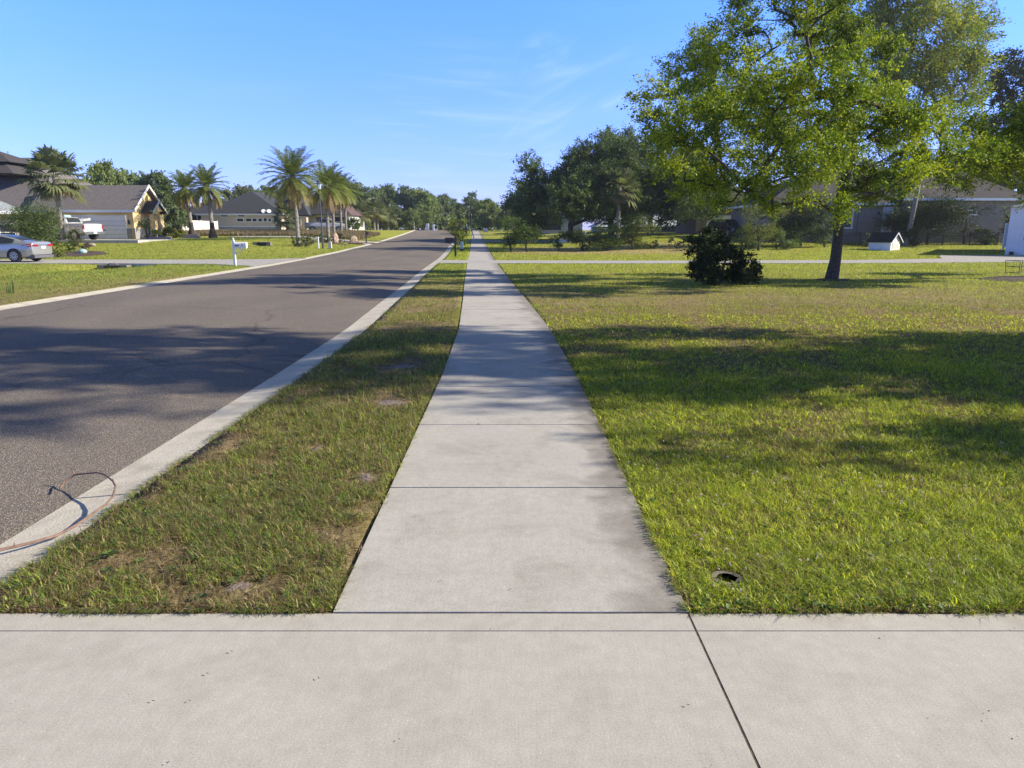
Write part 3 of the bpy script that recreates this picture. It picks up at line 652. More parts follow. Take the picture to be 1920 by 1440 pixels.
tree('shade_tree', sb, sl_, 'broad shade tree just out of frame beside the near lawn', n=900, per=80, leaf=.12, sig=.26, fork=2.4, r0=.24, cols=G_BRIGHT, wts=[2, 3, 2, 1], seed=31, seg=.5, shell=.2, aspect=.5)
shb = np.array([7.7, 5.15, 0])
tree('shade_shrub', shb, rnd_lobes(rg, 7, .9, .6, 2.3, .5), 'tall shrub just out of frame at the near right', cat='shrub', n=160, per=60, leaf=.07, sig=.15, fork=.4, r0=.05, cols=G_MID, wts=[1, 1, 1, 1], seed=36, seg=.3)

# --- dark bush beside the lawn tree
B3 = P(1356, 527)
LD = [(1325, 458, 22, 22.6), (1345, 480, 26, 22.2), (1312, 498, 20, 23), (1300, 452, 12, 22.8), (1330, 436, 12, 22.8), (1352, 448, 14, 23.2), (1366, 466, 18, 23.4), (1298, 474, 10, 22.6), (1380, 482, 16, 22.5), (1412, 505, 16, 22.6), (1402, 478, 8, 23), (1415, 520, 12, 22.6), (1335, 512, 26, 22), (1375, 512, 24, 22.6), (1395, 518, 18, 22.2), (1308, 516, 14, 22.4), (1392, 494, 12, 22.9), (1318, 478, 16, 22.2)]
tree('dark_bush', B3, lob(LD, B3), 'dense dark bush standing left of the big lawn tree', cat='bush', n=380, per=45, leaf=.085, sig=.10, fork=.25, r0=.05, cols=G_DARK + [(.05, .08, .02)], wts=[3, 3, 2, .6], seed=9, seg=.25, aspect=.45, patch=.4, shell=.3)

# --- generic builders at bearings
def shrub(name, px, py, wpx, hpx, label, cols, wts=None, n=70, per=60, Y=None, cat='shrub', seed=0, leaf=None, fork=.15, group=None, stems=False, dense=.5):
    q = P(px, py) if Y is None else W(px, py, Y)
    if Y is not None: q[2] = float(G(q[0], q[1]))
    s = q[1] / FPX; r = wpx * s / 2; h = hpx * s; rg = np.random.default_rng(seed + int(px))
    lb = []
    for i in range(9):
        a = rg.uniform(0, 2 * pi); u = rg.random(); t = rg.random()
        rr = min(r, h / 2) * .42
        zz = (h * .25 + (h * .72 - rr * .5 - .0) * t) if stems else rr * .6 + (h - rr * 1.6) * t
        wd = (r - rr) * math.sqrt(u) * ((.35 + .65 * t) if stems else (1 - .35 * t))
        lb.append((wd * cos(a), wd * sin(a) * .7, zz, rr * rg.uniform(.8, 1.2), .85))
    return tree(name, q, lb, label, cat=cat, group=group, n=n, per=per, leaf=leaf or max(.06, 2.3 * s), sig=rr * .5, fork=max(.12, fork * h), r0=.03 + .02 * h, cols=cols, wts=wts or [1] * len(cols), seed=seed + int(px), seg=max(.2, h / 5), shell=.3, patch=max(.4, r * .6), kx=5, fit=(2 * r, h))

# --- palms
def frond_fan(rg, out, colr, origin, az, el, size, dead=False, droop=.5):
    "costapalmate leaf: petiole then a fan of drooping segments"
    V, F, C = out
    d = np.array([cos(az) * cos(el), sin(az) * cos(el), sin(el)]); side = np.array([-sin(az), cos(az), 0.]); up = np.cross(side, d) * -1
    up = np.cross(d, side); up = up if up[2] > 0 else -up
    pl = size * rg.uniform(.45, .65); c = origin + d * pl - np.array([0, 0, droop * .15 * pl])
    def quad(a, b, c_, d_, col):
        n = len(V); V.extend([a, b, c_, d_]); F.append((n, n + 1, n + 2, n + 3)); C.extend([col] * 4)
    quad(origin - side * .02, origin + side * .02, c + side * .012, c - side * .012, colr * np.array([1.1, 1.05, .8]))
    ns = 17
    for i in range(ns):
        a = (i / (ns - 1) - .5) * 2 * 1.75; L_ = size * .62 * (1 - .18 * abs(a) / 1.75) * rg.uniform(.85, 1.1)
        dd = d * cos(a) + side * sin(a) + up * rg.uniform(-.05, .12); wv = np.cross(dd, up); wv /= np.linalg.norm(wv) + 1e-9
        ww = size * .045; m1 = c + dd * L_ * .6; t1 = c + dd * L_ * .9 - np.array([0, 0, (droop + rg.uniform(0, .35)) * L_ * .5])
        cc = colr * rg.uniform(.8, 1.2)
        quad(c, m1 + wv * ww, t1, m1 - wv * ww, cc)
def frond_pin(rg, out, colr, origin, az, el, L_, droop, wl, tipc):
    V, F, C = out; side = np.array([-sin(az), cos(az), 0.]); pts = []
    p = origin.copy(); e = el; n = 11; st = L_ / n
    for i in range(n + 1):
        pts.append(p.copy()); dr = np.array([cos(az) * cos(e), sin(az) * cos(e), sin(e)]); p = p + dr * st; e -= droop / n * (.6 + .9 * i / n)
    def quad(a, b, c_, d_, col):
        k = len(V); V.extend([a, b, c_, d_]); F.append((k, k + 1, k + 2, k + 3)); C.extend([col] * 4)
    for i in range(n):
        a, b = pts[i], pts[i + 1]; wr = .035 * (1 - i / n) + .008
        quad(a - side * wr, a + side * wr, b + side * wr * .9, b - side * wr * .9, colr * np.array([1.3, 1.15, .7]))
        if i < 1: continue
        dr = (b - a) / np.linalg.norm(b - a); u = np.cross(side, dr)
        for q in (.15, .48, .82):
            s0 = a + (b - a) * q; f = (i + q) / n; ll = wl * (math.sin(pi * min(1, .12 + f * .88)) ** .5) * rg.uniform(.85, 1.1)
            col = (colr * (1 - f * .3) + tipc * f * .3) * rg.uniform(.8, 1.2)
            for sg in (-1, 1):
                dd = side * sg * .80 + dr * .55 + u * -.22 * rg.uniform(.2, 1.6) + np.array([0, 0, -.18]); dd /= np.linalg.norm(dd)
                if abs(u[2]) > 0 and u[2] < 0: pass
                t = s0 + dd * ll - np.array([0, 0, .10 * ll]); wv = np.cross(dd, u); wv /= np.linalg.norm(wv) + 1e-9; ww = .035
                mm = s0 + dd * ll * .45
                quad(s0, mm + wv * ww, t, mm - wv * ww, col)
def finish_fronds(out, name, parent):
    V, F, C = out; return npmesh(name, np.array(V), [np.array(F)], LEAF, parent, col=np.array(C))
def palm(kind, loc, H, rt, label, seed, cl, parts=None, lean=(0, 0), nfr=None, group=None, base_dark=False, name=None, dead=True):
    rg = np.random.default_rng(seed); r = empty(name or ('date_palm' if kind == 'pin' else 'cabbage_palm'), loc, label, 'palm tree', group)
    m = MB(); n = max(8, int(H / .22)); pts, rad = [], []
    for i in range(n + 1):
        t = i / n; fl = 1 + (.55 if kind == 'pin' else .25) * max(0, 1 - t * H / .7) ** 2
        pts.append((lean[0] * t * t, lean[1] * t * t, -.1 + (H + .1) * t)); rad.append(rt * fl * (1 + .07 * ((i % 2) * 2 - 1)) * (1.0 if t < .93 else 1.25))
    m.tube(pts, rad, 10); m.build('trunk', PALMBARK, r, smooth=False)
    if base_dark:
        MB().tube([(0, 0, -.05), (0, 0, .35), (0, 0, .9), (lean[0] * .02, 0, 1.5)], [rt * 2.4, rt * 1.9, rt * 1.25, rt * 1.05], 12).build('root_boss', pm('root_mat', (.035, .03, .028), (.07, .06, .05), 14, .95, .8), r)
    top = np.array([lean[0], lean[1], H]); out = ([], [], []); dd = ([], [], [])
    g = np.array([.12, .175, .055]); yg = np.array([.22, .23, .05]); org = np.array([.34, .20, .06]); brown = np.array([.24, .17, .10])
    if kind == 'pin':
        nf = nfr or 62
        for i in range(nf):
            t = (i + .5) / nf; az = i * 2.39996 + rg.uniform(-.2, .2); el = 1.42 - 2.0 * t ** .95 + rg.uniform(-.08, .08)
            c = g * (1 - t * .3) + yg * t * .3
            if t > .84: c = c * .5 + org * .5 if rg.random() < .6 else c * .5 + yg * .5
            frond_pin(rg, out, c, top + np.array([cos(az) * rt * .7, sin(az) * rt * .7, -t * .35]), az, el, cl * rg.uniform(.88, 1.08) * (.9 + .12 * sin(pi * t)), .75 + .5 * t, cl * .20, yg)
        if dead:
            for i in range(14):
                az = rg.uniform(0, 2 * pi); frond_pin(rg, dd, brown * rg.uniform(.7, 1.2), top + np.array([cos(az) * rt, sin(az) * rt, -.5]), az, -.75 + rg.uniform(-.3, .2), cl * .85, .9, cl * .10, brown)
    else:
        nf = nfr or 42
        for i in range(nf):
            t = (i + .5) / nf; az = i * 2.39996; el = 1.4 - 2.1 * t; c = np.array([.16, .19, .10]) * (1 - .2 * t) + yg * .3 * t * (rg.random() < .5)
            frond_fan(rg, out, c * rg.uniform(.8, 1.15), top + np.array([cos(az) * rt * .6, sin(az) * rt * .6, -.3 * t]), az, el, cl, droop=.15 + .35 * t)
        if dead:
            for i in range(11):
                az = rg.uniform(0, 2 * pi); frond_fan(rg, dd, (brown if rg.random() < .8 else org * .8) * rg.uniform(.8, 1.2), top + np.array([cos(az) * rt, sin(az) * rt, -.35]), az, -.45 + rg.uniform(-.5, .4), cl * .7, droop=.5)
    finish_fronds(out, 'crown', r)
    if dead and dd[0]: finish_fronds(dd, 'dead_fronds', r)
    return r
def palm_h(px, py, top_py, Y): return W(px, top_py, Y)[2] - float(G(W(px, py, Y)[0], Y))
def gp(px, Y):   # ground point at a bearing and a distance
    q = W(px, 450, Y); q[2] = float(G(q[0], Y)); return q
pA = gp(559, 66); d1 = palm('pin', pA, palm_h(559, 455, 328, 66), .18, 'tallest date palm, left of the street lamp', 41, 3.2, lean=(-.15, 0), nfr=66, group='date palms along the left yards')
pB = gp(400, 71); d2 = palm('pin', pB, palm_h(400, 450, 345, 71), .19, 'date palm with a wide dark base, right one of the pair near the yellow house', 42, 2.5, lean=(-.25, 0), nfr=52, base_dark=True, group='date palms along the left yards')
pC = gp(361, 74); d3 = palm('pin', pC, palm_h(361, 447, 350, 74), .19, 'date palm nearest the yellow house, left one of the pair', 43, 2.3, lean=(-.3, 0), nfr=50, base_dark=True, group='date palms along the left yards')
for px, Y, tp, cl, lb, sd2 in ((616, 72, 345, 2.9, 'date palm just right of the street lamp', 44), (627, 88, 350, 2.8, 'date palm behind the one beside the street lamp', 45), (641, 96, 352, 2.7, 'third date palm of the clump right of the street lamp', 46), (650, 104, 356, 2.8, 'rightmost date palm of the clump, nearest the dark wood', 47)):
    palm('pin', gp(px, Y), palm_h(px, 445, tp, Y), .16, lb, sd2, cl, nfr=46, group='date palms along the left yards')
pS = gp(118, 60); palm('fan', pS, palm_h(118, 445, 330, 60), .17, 'cabbage palm with brown drooping skirt in front of the garage roof', 51, 2.35, nfr=38)
palm('fan', gp(1158, 78), palm_h(1158, 440, 352, 78), .2, 'cabbage palm in front of the right-hand oaks', 52, 2.2, nfr=40)
palm('fan', gp(985, 118), palm_h(985, 430, 380, 118), .2, 'cabbage palm behind the dark conifer right of the sidewalk', 53, 2.6)
palm('fan', gp(540, 100), palm_h(540, 430, 405, 100), .15, 'short palm in front of the long beige wall', 54, 1.9, dead=False)
for px, Y, tp, lb in ((676, 128, 398, 'leftmost cabbage palm before the dark wood'), (703, 132, 392, 'middle cabbage palm before the dark wood'), (709, 136, 394, 'cabbage palm touching the middle one before the dark wood'), (728, 140, 404, 'short rightmost cabbage palm before the dark wood')):
    palm('fan', gp(px, Y), palm_h(px, 428, tp, Y), .19, lb, int(px), 2.3, nfr=30, group='cabbage palms before the wood')

# --- live oaks on the right
def oak_lobes(H, Rr, rg, n=26, zlow=.18):
    o = []
    for i in range(n):
        a = rg.uniform(0, 2 * pi); t = rg.random(); u = math.sqrt(rg.random()) * Rr * .80; z = H * (zlow + (.94 - zlow - .1) * (1 - (u / Rr) ** 2 * .75) * (.25 + .75 * t))
        o.append((u * cos(a), u * sin(a), z, Rr * rg.uniform(.20, .32), .8))
    return o
rg = np.random.default_rng(77)
for px, Y, tp, Rr, lb, sd2, cc in ((1070, 84, 262, 6.6, 'left spreading live oak right of the sidewalk', 61, G_OAK), (1145, 88, 238, 7.4, 'middle live oak behind the cabbage palm', 62, G_OAK), (1218, 86, 244, 7.0, 'right live oak with a pale forked trunk', 63, G_OAK[1:] + G_MID[:2])):
    q = gp(px, Y); H_ = W(px, tp, Y)[2] - q[2]; tree('live_oak', q, oak_lobes(H_, Rr, rg, 34, .10), lb, n=1000, per=120, leaf=.20, sig=.5, fork=1.8, r0=.36, cols=cc, wts=[1] * len(cc), seed=sd2, seg=1.0, shell=.45, aspect=.6, patch=2.5, mat=BARK if sd2 < 63 else BARK_PALE, fit=(2 * Rr, H_), tmin=1.0)
# --- prototypes for the distant trees, then copies
protos = []; used = {}; F_OAK = [(.085, .12, .055), (.115, .155, .065), (.15, .195, .075), (.19, .23, .10)]; F_MID = [(.12, .18, .06), (.17, .23, .07), (.22, .28, .08), (.27, .31, .12)]
for i, (H, Rr, cc) in enumerate(((10, 5.0, F_OAK), (12, 4.6, F_OAK[1:] + F_MID[:1]), (9, 4.8, F_MID), (13, 5.0, F_MID[:2] + F_OAK[1:3]), (8, 4.0, sc3(G_GREY, 1.2)), (11, 4.0, G_YEL[:1] + F_MID))):
    protos.append((H, (lambda H=H, Rr=Rr, cc=cc, i=i, q=None: tree('broadleaf_tree', (0, 0, -100), oak_lobes(H, Rr, np.random.default_rng(90 + i), 26, .10), 'tmp', n=360, per=70, leaf=.34, sig=.55, fork=1.6, r0=.25, cols=cc, wts=[1] * len(cc), seed=200 + i, seg=1.4, shell=.5, aspect=.75, patch=2.2, kx=5, fit=(0, H)))))

def far_tree(i, px, Y, top_py, label, group='trees standing behind the houses and road', wide=1.0):
    q = gp(px, Y); H = W(px, top_py, Y)[2] - q[2]; s = H / protos[i][0]
    if i not in used:
        used[i] = protos[i][1](); o = used[i]; o.location = q; o.rotation_euler = (0, 0, px * .7); o.scale = (s * wide, s * wide, s); o['label'] = label; o['group'] = group; return o
    return copy_thing(used[i], q, px * .7, s * wide, label, group, sz=s)
FT = [ # left, behind the houses
 (2, 200, 108, 300, 'bright green tree rising directly behind the garage roof, tallest there'), (2, 238, 112, 316, 'bright green tree behind the right end of the garage roof'), (0, 20, 105, 284, 'dark tree top peeping over the high roof at the left edge'),
 (0, 270, 100, 342, 'dark green tree beside the gable of the yellow house'), (1, 305, 92, 322, 'bluish dark tree right of the yellow house gable'), (3, 325, 96, 350, 'dark tree filling the gap between the yellow house and the first date palm'), (1, 292, 98, 380, 'low dense tree by the hedge of the yellow house'),
 (4, 445, 175, 350, 'grey green tree behind the dark roof ridge'), (2, 475, 178, 354, 'light tree behind the dark roof, second from its ridge'), (5, 500, 172, 352, 'yellowish tree behind the middle of the dark roof'), (4, 530, 176, 350, 'pale tree left of the tallest date palm trunk'),
 (1, 575, 170, 352, 'green tree seen between the tallest date palm and the lamp'), (0, 600, 165, 356, 'dark tree behind the street lamp head'), (1, 640, 160, 345, 'dark tree behind the clump of date palms'),
 # wood across the end of the road
 (0, 668, 172, 342, 'darkest tree at the left end of the wood'), (3, 690, 168, 350, 'green tree of the wood, above the leftmost small palms'), (0, 712, 185, 352, 'tree of the wood above the middle small palms'), (1, 735, 190, 346, 'tall tree of the wood, left of the highest part'),
 (3, 762, 182, 348, 'highest tree in the middle of the wood'), (2, 785, 180, 352, 'lighter tree right of the highest one in the wood'), (3, 806, 186, 362, 'tree of the wood above the white utility boxes'), (1, 828, 192, 364, 'tree of the wood above the end of the road'),
 (0, 745, 160, 385, 'low front tree of the wood, left of the road end'), (2, 772, 156, 392, 'low light green tree in front of the wood'), (2, 720, 158, 400, 'low tree between the small palms and the road'), (5, 800, 165, 396, 'low yellowish tree behind the utility boxes'),
 (3, 852, 196, 372, 'tree of the wood left of the domed one'), (3, 884, 176, 360, 'domed tree above the start of the sidewalk'), (2, 908, 172, 372, 'light green tree right of the domed one'), (5, 868, 170, 392, 'yellow green low tree behind the black mailbox'),
 (4, 934, 185, 382, 'greyish tree fading right of the domed one'), (2, 905, 165, 396, 'low light tree beyond the small white sign'), (1, 968, 165, 368, 'tree left of the right-hand oaks'), (0, 948, 160, 392, 'dark low tree beyond the crape myrtles'), (1, 990, 150, 372, 'tree behind the conifer and cabbage palm'),
 # right, behind houses
 (1, 1255, 110, 300, 'tree behind the pale long building'), (0, 1300, 120, 330, 'dark tree behind the white garage of the black car'), (4, 1335, 100, 345, 'thin grey green tree behind the black car'), (3, 1420, 112, 335, 'tree behind the left end of the grey house'),
 (1, 1560, 105, 300, 'tree behind the grey house door'), (0, 1640, 100, 320, 'dark tree behind the grey house roof'), (1, 1760, 98, 290, 'tall tree behind the right part of the grey house'), (0, 1830, 95, 280, 'dark tree behind the right end of the grey house'), (3, 1700, 108, 300, 'tree between the two tall ones behind the grey house'),
]
FT += [(1, -120, 112, 300, 'dark tree outside the left edge, nearest the tan house'), (3, -280, 120, 310, 'tall tree outside the left edge behind the tan house'), (0, -430, 118, 320, 'dark low tree farthest outside the left edge'), (2, -60, 118, 315, 'light tree outside the left edge behind the high roof'), (0, 2010, 92, 270, 'dark tree outside the right edge behind the white garage'), (1, 2150, 96, 285, 'tree outside the right edge, second past the white garage'), (3, 2300, 100, 290, 'tree outside the right edge, third past the white garage'), (2, 2460, 104, 310, 'light tree farthest outside the right edge')]
for t in FT: far_tree(*t, wide=(.72 if t[1] in (200, 20) else 1.0))
# undergrowth and back rows that read as one mass
rg = np.random.default_rng(15); cs = []
for i in range(1500):
    px = rg.uniform(-600, 1010) if i < 1000 else rg.uniform(1300, 2700); Y = rg.uniform(165, 215) if px > 640 else rg.uniform(150, 200)
    q = gp(px, Y); top = 395 if px > 640 else 400
    h = (W(px, top, Y)[2] - q[2]) * rg.uniform(.3, 1.0) ** .8
    m_ = 26; c = rg.normal(size=(m_, 3)) * [1.5, 1.5, .9] + [q[0], q[1], q[2] + h * rg.random()]; cs.append(c[c[:, 2] > q[2] - .3])
cs = np.concatenate(cs); v, f = leaf_arrays(cs, .75, rg, .8)
tag(npmesh('woodland_undergrowth', v, [f], LEAF, col=np.repeat(leafcol(len(cs), rg, F_OAK + F_MID[:2], [2, 3, 3, 1, 1, 1], cs, 4), 4, 0)), 'dark woodland undergrowth filling the horizon', 'woodland', kind='stuff')

# --- right side shrubs and yard trees
shrub('crape_myrtle', 957, 471, 46, 62, 'larger multi-stemmed shrub right of the sidewalk, left one of the pair', G_MID, n=110, per=40, stems=True, fork=.2, group='pair of young shrubs beside the sidewalk')
shrub('crape_myrtle', 987, 472, 46, 48, 'lower multi-stemmed shrub right of the sidewalk, right one of the pair', G_MID, n=90, per=40, stems=True, fork=.2, group='pair of young shrubs beside the sidewalk')
shrub('conifer', 990, 440, 48, 66, 'dark rounded conifer below the far cabbage palm', G_DARK + G_OAK[1:3], Y=95, n=120, per=80)
shrub('young_bush', 1048, 470, 34, 36, 'thin young bush with a white stake, left of the tangled hedge', G_MID, n=40, per=36, stems=True)
shrub('tangled_bush', 1092, 470, 62, 40, 'dark tangled bush at the left of the hedge clump', G_OAK + [(.12, .09, .06)], n=100, per=60)
shrub('bush', 1138, 470, 60, 46, 'green bush in the middle of the hedge clump', G_MID, n=100, per=60)
shrub('bush', 1186, 468, 58, 66, 'tall yellow green bush at the right of the hedge clump', G_YEL + G_MID[1:3], n=130, per=70)
shrub('small_bush', 1226, 466, 16, 15, 'tiny light bush on the dry grass right of the hedge clump', G_MID, n=16, per=30)
shrub('small_bush', 1268, 466, 34, 20, 'low grey green bush just left of the big dark bush', G_GREY, n=30, per=40)
shrub('yellow_tree', 1422, 462, 66, 92, 'young yellow leaved tree left of the grey house', G_YEL, n=130, per=44, stems=True, fork=.3, Y=56, cat='tree')
shrub('hedge_bush', 1398, 466, 50, 38, 'dark hedge bush left of the yellow leaved tree', G_OAK, n=90, per=60, Y=60)
shrub('hedge_bush', 1455, 466, 84, 36, 'wide dark green hedge bush below the yellow leaved tree', G_OAK[1:], n=140, per=60, Y=58)
shrub('evergreen_tree', 1500, 462, 90, 98, 'dark evergreen against the left half of the grey house', G_DARK + G_OAK[:2], n=300, per=90, Y=61, cat='tree')
shrub('hedge_bush', 1545, 462, 50, 56, 'green bush behind the big tree trunk', G_OAK + G_MID[:1], n=90, per=60, Y=60)
shrub('cedar_tree', 1738, 460, 112, 92, 'dark flat-topped cedar in front of the right half of the grey house', G_DARK, n=320, per=100, Y=62.8, stems=True, fork=.35, cat='tree')
shrub('hedge_bush', 1700, 460, 34, 38, 'dark bush at the foot of the leaning trunk', G_DARK + G_OAK[:1], n=50, per=60, Y=61)
shrub('bare_tree', 1806, 462, 46, 78, 'thin nearly leafless tree before the small high window', G_GREY, n=60, per=7, Y=63.4, stems=True, fork=.3, cat='tree')
shrub('bare_tree', 1882, 460, 40, 70, 'thin sparse tree between the hedge and the white garage', G_MID, n=50, per=12, Y=63.4, stems=True, fork=.3, cat='tree')
shrub('hedge_bush', 1855, 460, 56, 30, 'clipped dark hedge at the right end of the black fence', G_DARK + G_OAK[:2], n=110, per=60, Y=63.6)
shrub('small_bush', 1624, 462, 16, 24, 'small pale plant by the fence left of the doghouse', G_GREY, n=20, per=24, Y=60)
q = gp(1930, 74)
tree('tall_conifer', q, lob([(1890, 150, 40, 74), (1860, 160, 28, 74), (1905, 200, 55, 75), (1870, 240, 45, 73), (1930, 130, 50, 75), (1910, 290, 60, 74), (1860, 310, 55, 73), (1850, 350, 45, 74), (1950, 220, 70, 75), (1950, 320, 70, 75), (1875, 120, 22, 74), (1900, 112, 20, 74), (1845, 185, 18, 74), (1800, 345, 40, 74)], q),
     'tall almost black evergreen at the right edge behind the white garage', n=420, per=90, leaf=.24, sig=.5, fork=3, r0=.4, cols=G_DARK, wts=[2, 2, 1], seed=71, seg=1.0, shell=.4, aspect=.6, patch=2)
# --- left side plants
shrub('garden_tree', 70, 462, 84, 88, 'round leafy garden tree behind the silver sedan', G_OAK + G_MID[:2] + [(.18, .15, .05)], n=300, per=70, Y=52, stems=True, fork=.28, cat='tree')
shrub('garden_plant', 106, 462, 24, 24, 'yellow green plant beside the tail of the sedan', G_YEL, n=30, per=40, Y=46)
shrub('garden_plant', 128, 460, 22, 20, 'broad leaved plant in the garden bed below the cabbage palm', G_MID, n=26, per=40, Y=50)
shrub('garden_plant', 137, 455, 30, 30, 'grey green bush before the front of the pickup', G_GREY, n=40, per=40, Y=56)
shrub('garden_plant', 150, 462, 26, 17, 'brownish low bush at the right of the garden bed', [(.14, .09, .07), (.20, .14, .10), (.10, .09, .05)], n=30, per=40, Y=51)
shrub('garden_plant', 85, 462, 36, 34, 'dark bush between the sedan and the pickup', G_OAK, n=50, per=50, Y=55)
shrub('yucca', 276, 449, 26, 54, 'spiky yucca beside the house entrance', [(.08, .12, .04), (.13, .16, .05)], n=40, per=26, Y=66.2, stems=True, fork=.4)
shrub('garden_plant', 290, 447, 26, 16, 'low yellow green plants in the stone planter', G_YEL + G_MID[:1], n=30, per=40, Y=68)
shrub('hedge', 316, 450, 34, 20, 'bright yellow green hedge right of the stone planter', G_YEL, n=70, per=60, Y=72, cat='hedge')
shrub('hedge', 337, 450, 22, 16, 'small bright hedge next to the first date palm', G_YEL, n=50, per=60, Y=73, cat='hedge')
shrub('agave', 556, 464, 34, 17, 'spiky agave clump at the foot of the tallest date palm', G_GREY, n=40, per=34, Y=61, fork=.05)
shrub('agave', 578, 464, 26, 19, 'grey grassy clump right of the tallest date palm', G_GREY + [(.2, .17, .1)], n=36, per=34, Y=63, fork=.05)
shrub('agave', 607, 452, 22, 16, 'dark plant at the foot of the palm beside the street lamp', G_OAK, n=30, per=36, Y=71, fork=.05)
shrub('agave', 637, 452, 16, 18, 'grey plant right of the pointed boulder', G_GREY, n=24, per=30, Y=73, fork=.05)
shrub('round_bush', 661, 430, 24, 24, 'round clipped green bush right of the date palm clump', G_MID, n=60, per=60, Y=112)
shrub('small_bush', 553, 432, 16, 10, 'low bush before the beige wall corner', G_MID, n=24, per=30, Y=108)
shrub('roadside_tree', 858, 462, 30, 48, 'small light green tree behind the black mailbox', G_YEL + G_MID[1:3], n=70, per=34, Y=70, stems=True, fork=.2, cat='tree')
shrub('roadside_bush', 868, 460, 24, 24, 'light green bush right of the small roadside tree', G_MID, n=50, per=34, Y=72)
shrub('roadside_bush', 893, 440, 16, 14, 'bush beside the far end of the sidewalk', G_MID, n=24, per=40, Y=150)

# ---------------------------------------------------------------- buildings
SH_GREY = pm('shingle_grey', (.115, .10, .092), (.20, .18, .165), 9, .95, .6, 14)
SH_DARK = pm('shingle_dark', (.030, .032, .036), (.055, .058, .064), 7, .95, .5, 14)
SH_PALE = pm('shingle_pale', (.34, .36, .36), (.22, .25, .26), 6, .9, .5, 12)
SH_BROWN = pm('shingle_brown', (.13, .08, .07), (.08, .055, .05), 7, .95, .5, 14)
SH_OLD = pm('shingle_weathered', (.075, .066, .06), (.045, .04, .038), 5, .95, .6, 14)
STUC_Y = pm('stucco_yellow', (.74, .55, .26), (.66, .48, .22), 5, .9, .2, 40)
STUC_T = pm('stucco_tan', (.56, .47, .37), (.50, .42, .33), 4, .9, .2, 40)
STUC_G = pm('stucco_greige', (.25, .22, .19), (.21, .185, .16), 3, .9, .2, 40)
WHITE = pm('white_trim', (.78, .78, .77), (.70, .70, .69), 4, .6, .05)
DOORW = pm('garage_door_paint', (.80, .75, .72), (.74, .70, .67), 3, .6)
STONE = pm('ledger_stone', (.36, .33, .30), (.20, .19, .19), 11, .95, .9, 9)
BRICKP = pm('planter_block', (.46, .38, .33), (.34, .28, .25), 10, .95, .7, 12)
DARKM = pm('dark_metal', (.012, .012, .013), (.02, .02, .02), 20, .5)
GREYW = pm('grey_wall', (.30, .31, .33), (.24, .25, .27), 3, .8)
def glassmat():
    m, t, b, n, l = newmat('window_glass'); b.inputs['Roughness'].default_value = .06; b.inputs['Specular IOR Level'].default_value = .9
    co = n.new('ShaderNodeTexCoord'); q = n.new('ShaderNodeTexNoise'); q.inputs['Scale'].default_value = 1.5
    r = n.new('ShaderNodeValToRGB'); r.color_ramp.elements[0].color = (.012, .015, .018, 1); r.color_ramp.elements[1].color = (.05, .055, .055, 1)
    l(co.outputs['Object'], q.inputs[0]); l(q.outputs[0], r.inputs[0]); l(r.outputs[0], b.inputs['Base Color']); return m
GLASS = glassmat()
def window(par, face, c, w_, z0, z1, mull=True, fr=.09, name='window'):
    "face 'y' looks to -Y with wall plane y=c[1]; 'x' looks to +X with wall plane x=c[0]"
    m = _MB(); pn = _MB()
    def bx(mb, a0, a1, zz0, zz1, d0, d1):
        if face == 'y': mb.box(c[0] + a0, c[0] + a1, c[1] - d1, c[1] - d0, zz0, zz1)
        else: mb.box(c[0] + d0, c[0] + d1, c[1] + a0, c[1] + a1, zz0, zz1)
    h = w_ / 2
    bx(m, -h, h, z1 - fr, z1, -.02, .06); bx(m, -h - .04, h + .04, z0, z0 + fr, -.02, .08)
    bx(m, -h, -h + fr, z0 + fr, z1 - fr, -.02, .06); bx(m, h - fr, h, z0 + fr, z1 - fr, -.02, .06)
    if mull: zm = (z0 + z1) / 2; bx(m, -h + fr, h - fr, zm - .03, zm + .03, -.02, .05)
    bx(pn, -h + fr, h - fr, z0 + fr, z1 - fr, -.01, .015)
    f = m.build(name, WHITE, par); pn.build('pane', GLASS, f); return f
def hip(m, x0, x1, y0, y1, z, h, inset=None, t=.18):
    "hip roof with its fascia, ridge along the longer side"
    wx, wy = x1 - x0, y1 - y0
    i = inset or min(wx, wy) / 2; cy = (y0 + y1) / 2; cx = (x0 + x1) / 2
    r = [(x0 + i, cy), (x1 - i, cy)] if wx >= wy else [(cx, y0 + i), (cx, y1 - i)]
    v = [(x0, y0, z), (x1, y0, z), (x1, y1, z), (x0, y1, z), (r[0][0], r[0][1], z + h), (r[1][0], r[1][1], z + h)]
    f = [(0, 1, 5, 4), (2, 3, 4, 5), (1, 2, 5), (3, 0, 4)] if wx >= wy else [(3, 0, 4, 5), (1, 2, 5, 4), (0, 1, 4), (2, 3, 5)]
    vb = [(p[0], p[1], z - .03) for p in v[:4]]
    m.add(v + vb, f + [(6, 9, 8, 7), (0, 6, 7, 1), (1, 7, 8, 2), (2, 8, 9, 3), (3, 9, 6, 0)])
def fascia(x0, x1, y0, y1, z, par, name='fascia', t=.2, mat=None):
    m = MB(); d = .05
    m.box(x0 - d, x1 + d, y0 - d, y0 + d, z - t, z + .004); m.box(x0 - d, x1 + d, y1 - d, y1 + d, z - t, z + .004)
    m.box(x0 - d, x0 + d, y0 + d, y1 - d, z - t, z + .004); m.box(x1 - d, x1 + d, y0 + d, y1 - d, z - t, z + .004)
    m.box(x0 + d, x1 - d, y0 + d, y1 - d, z - t, z - t + .03); return m.build(name, mat or WHITE, par)

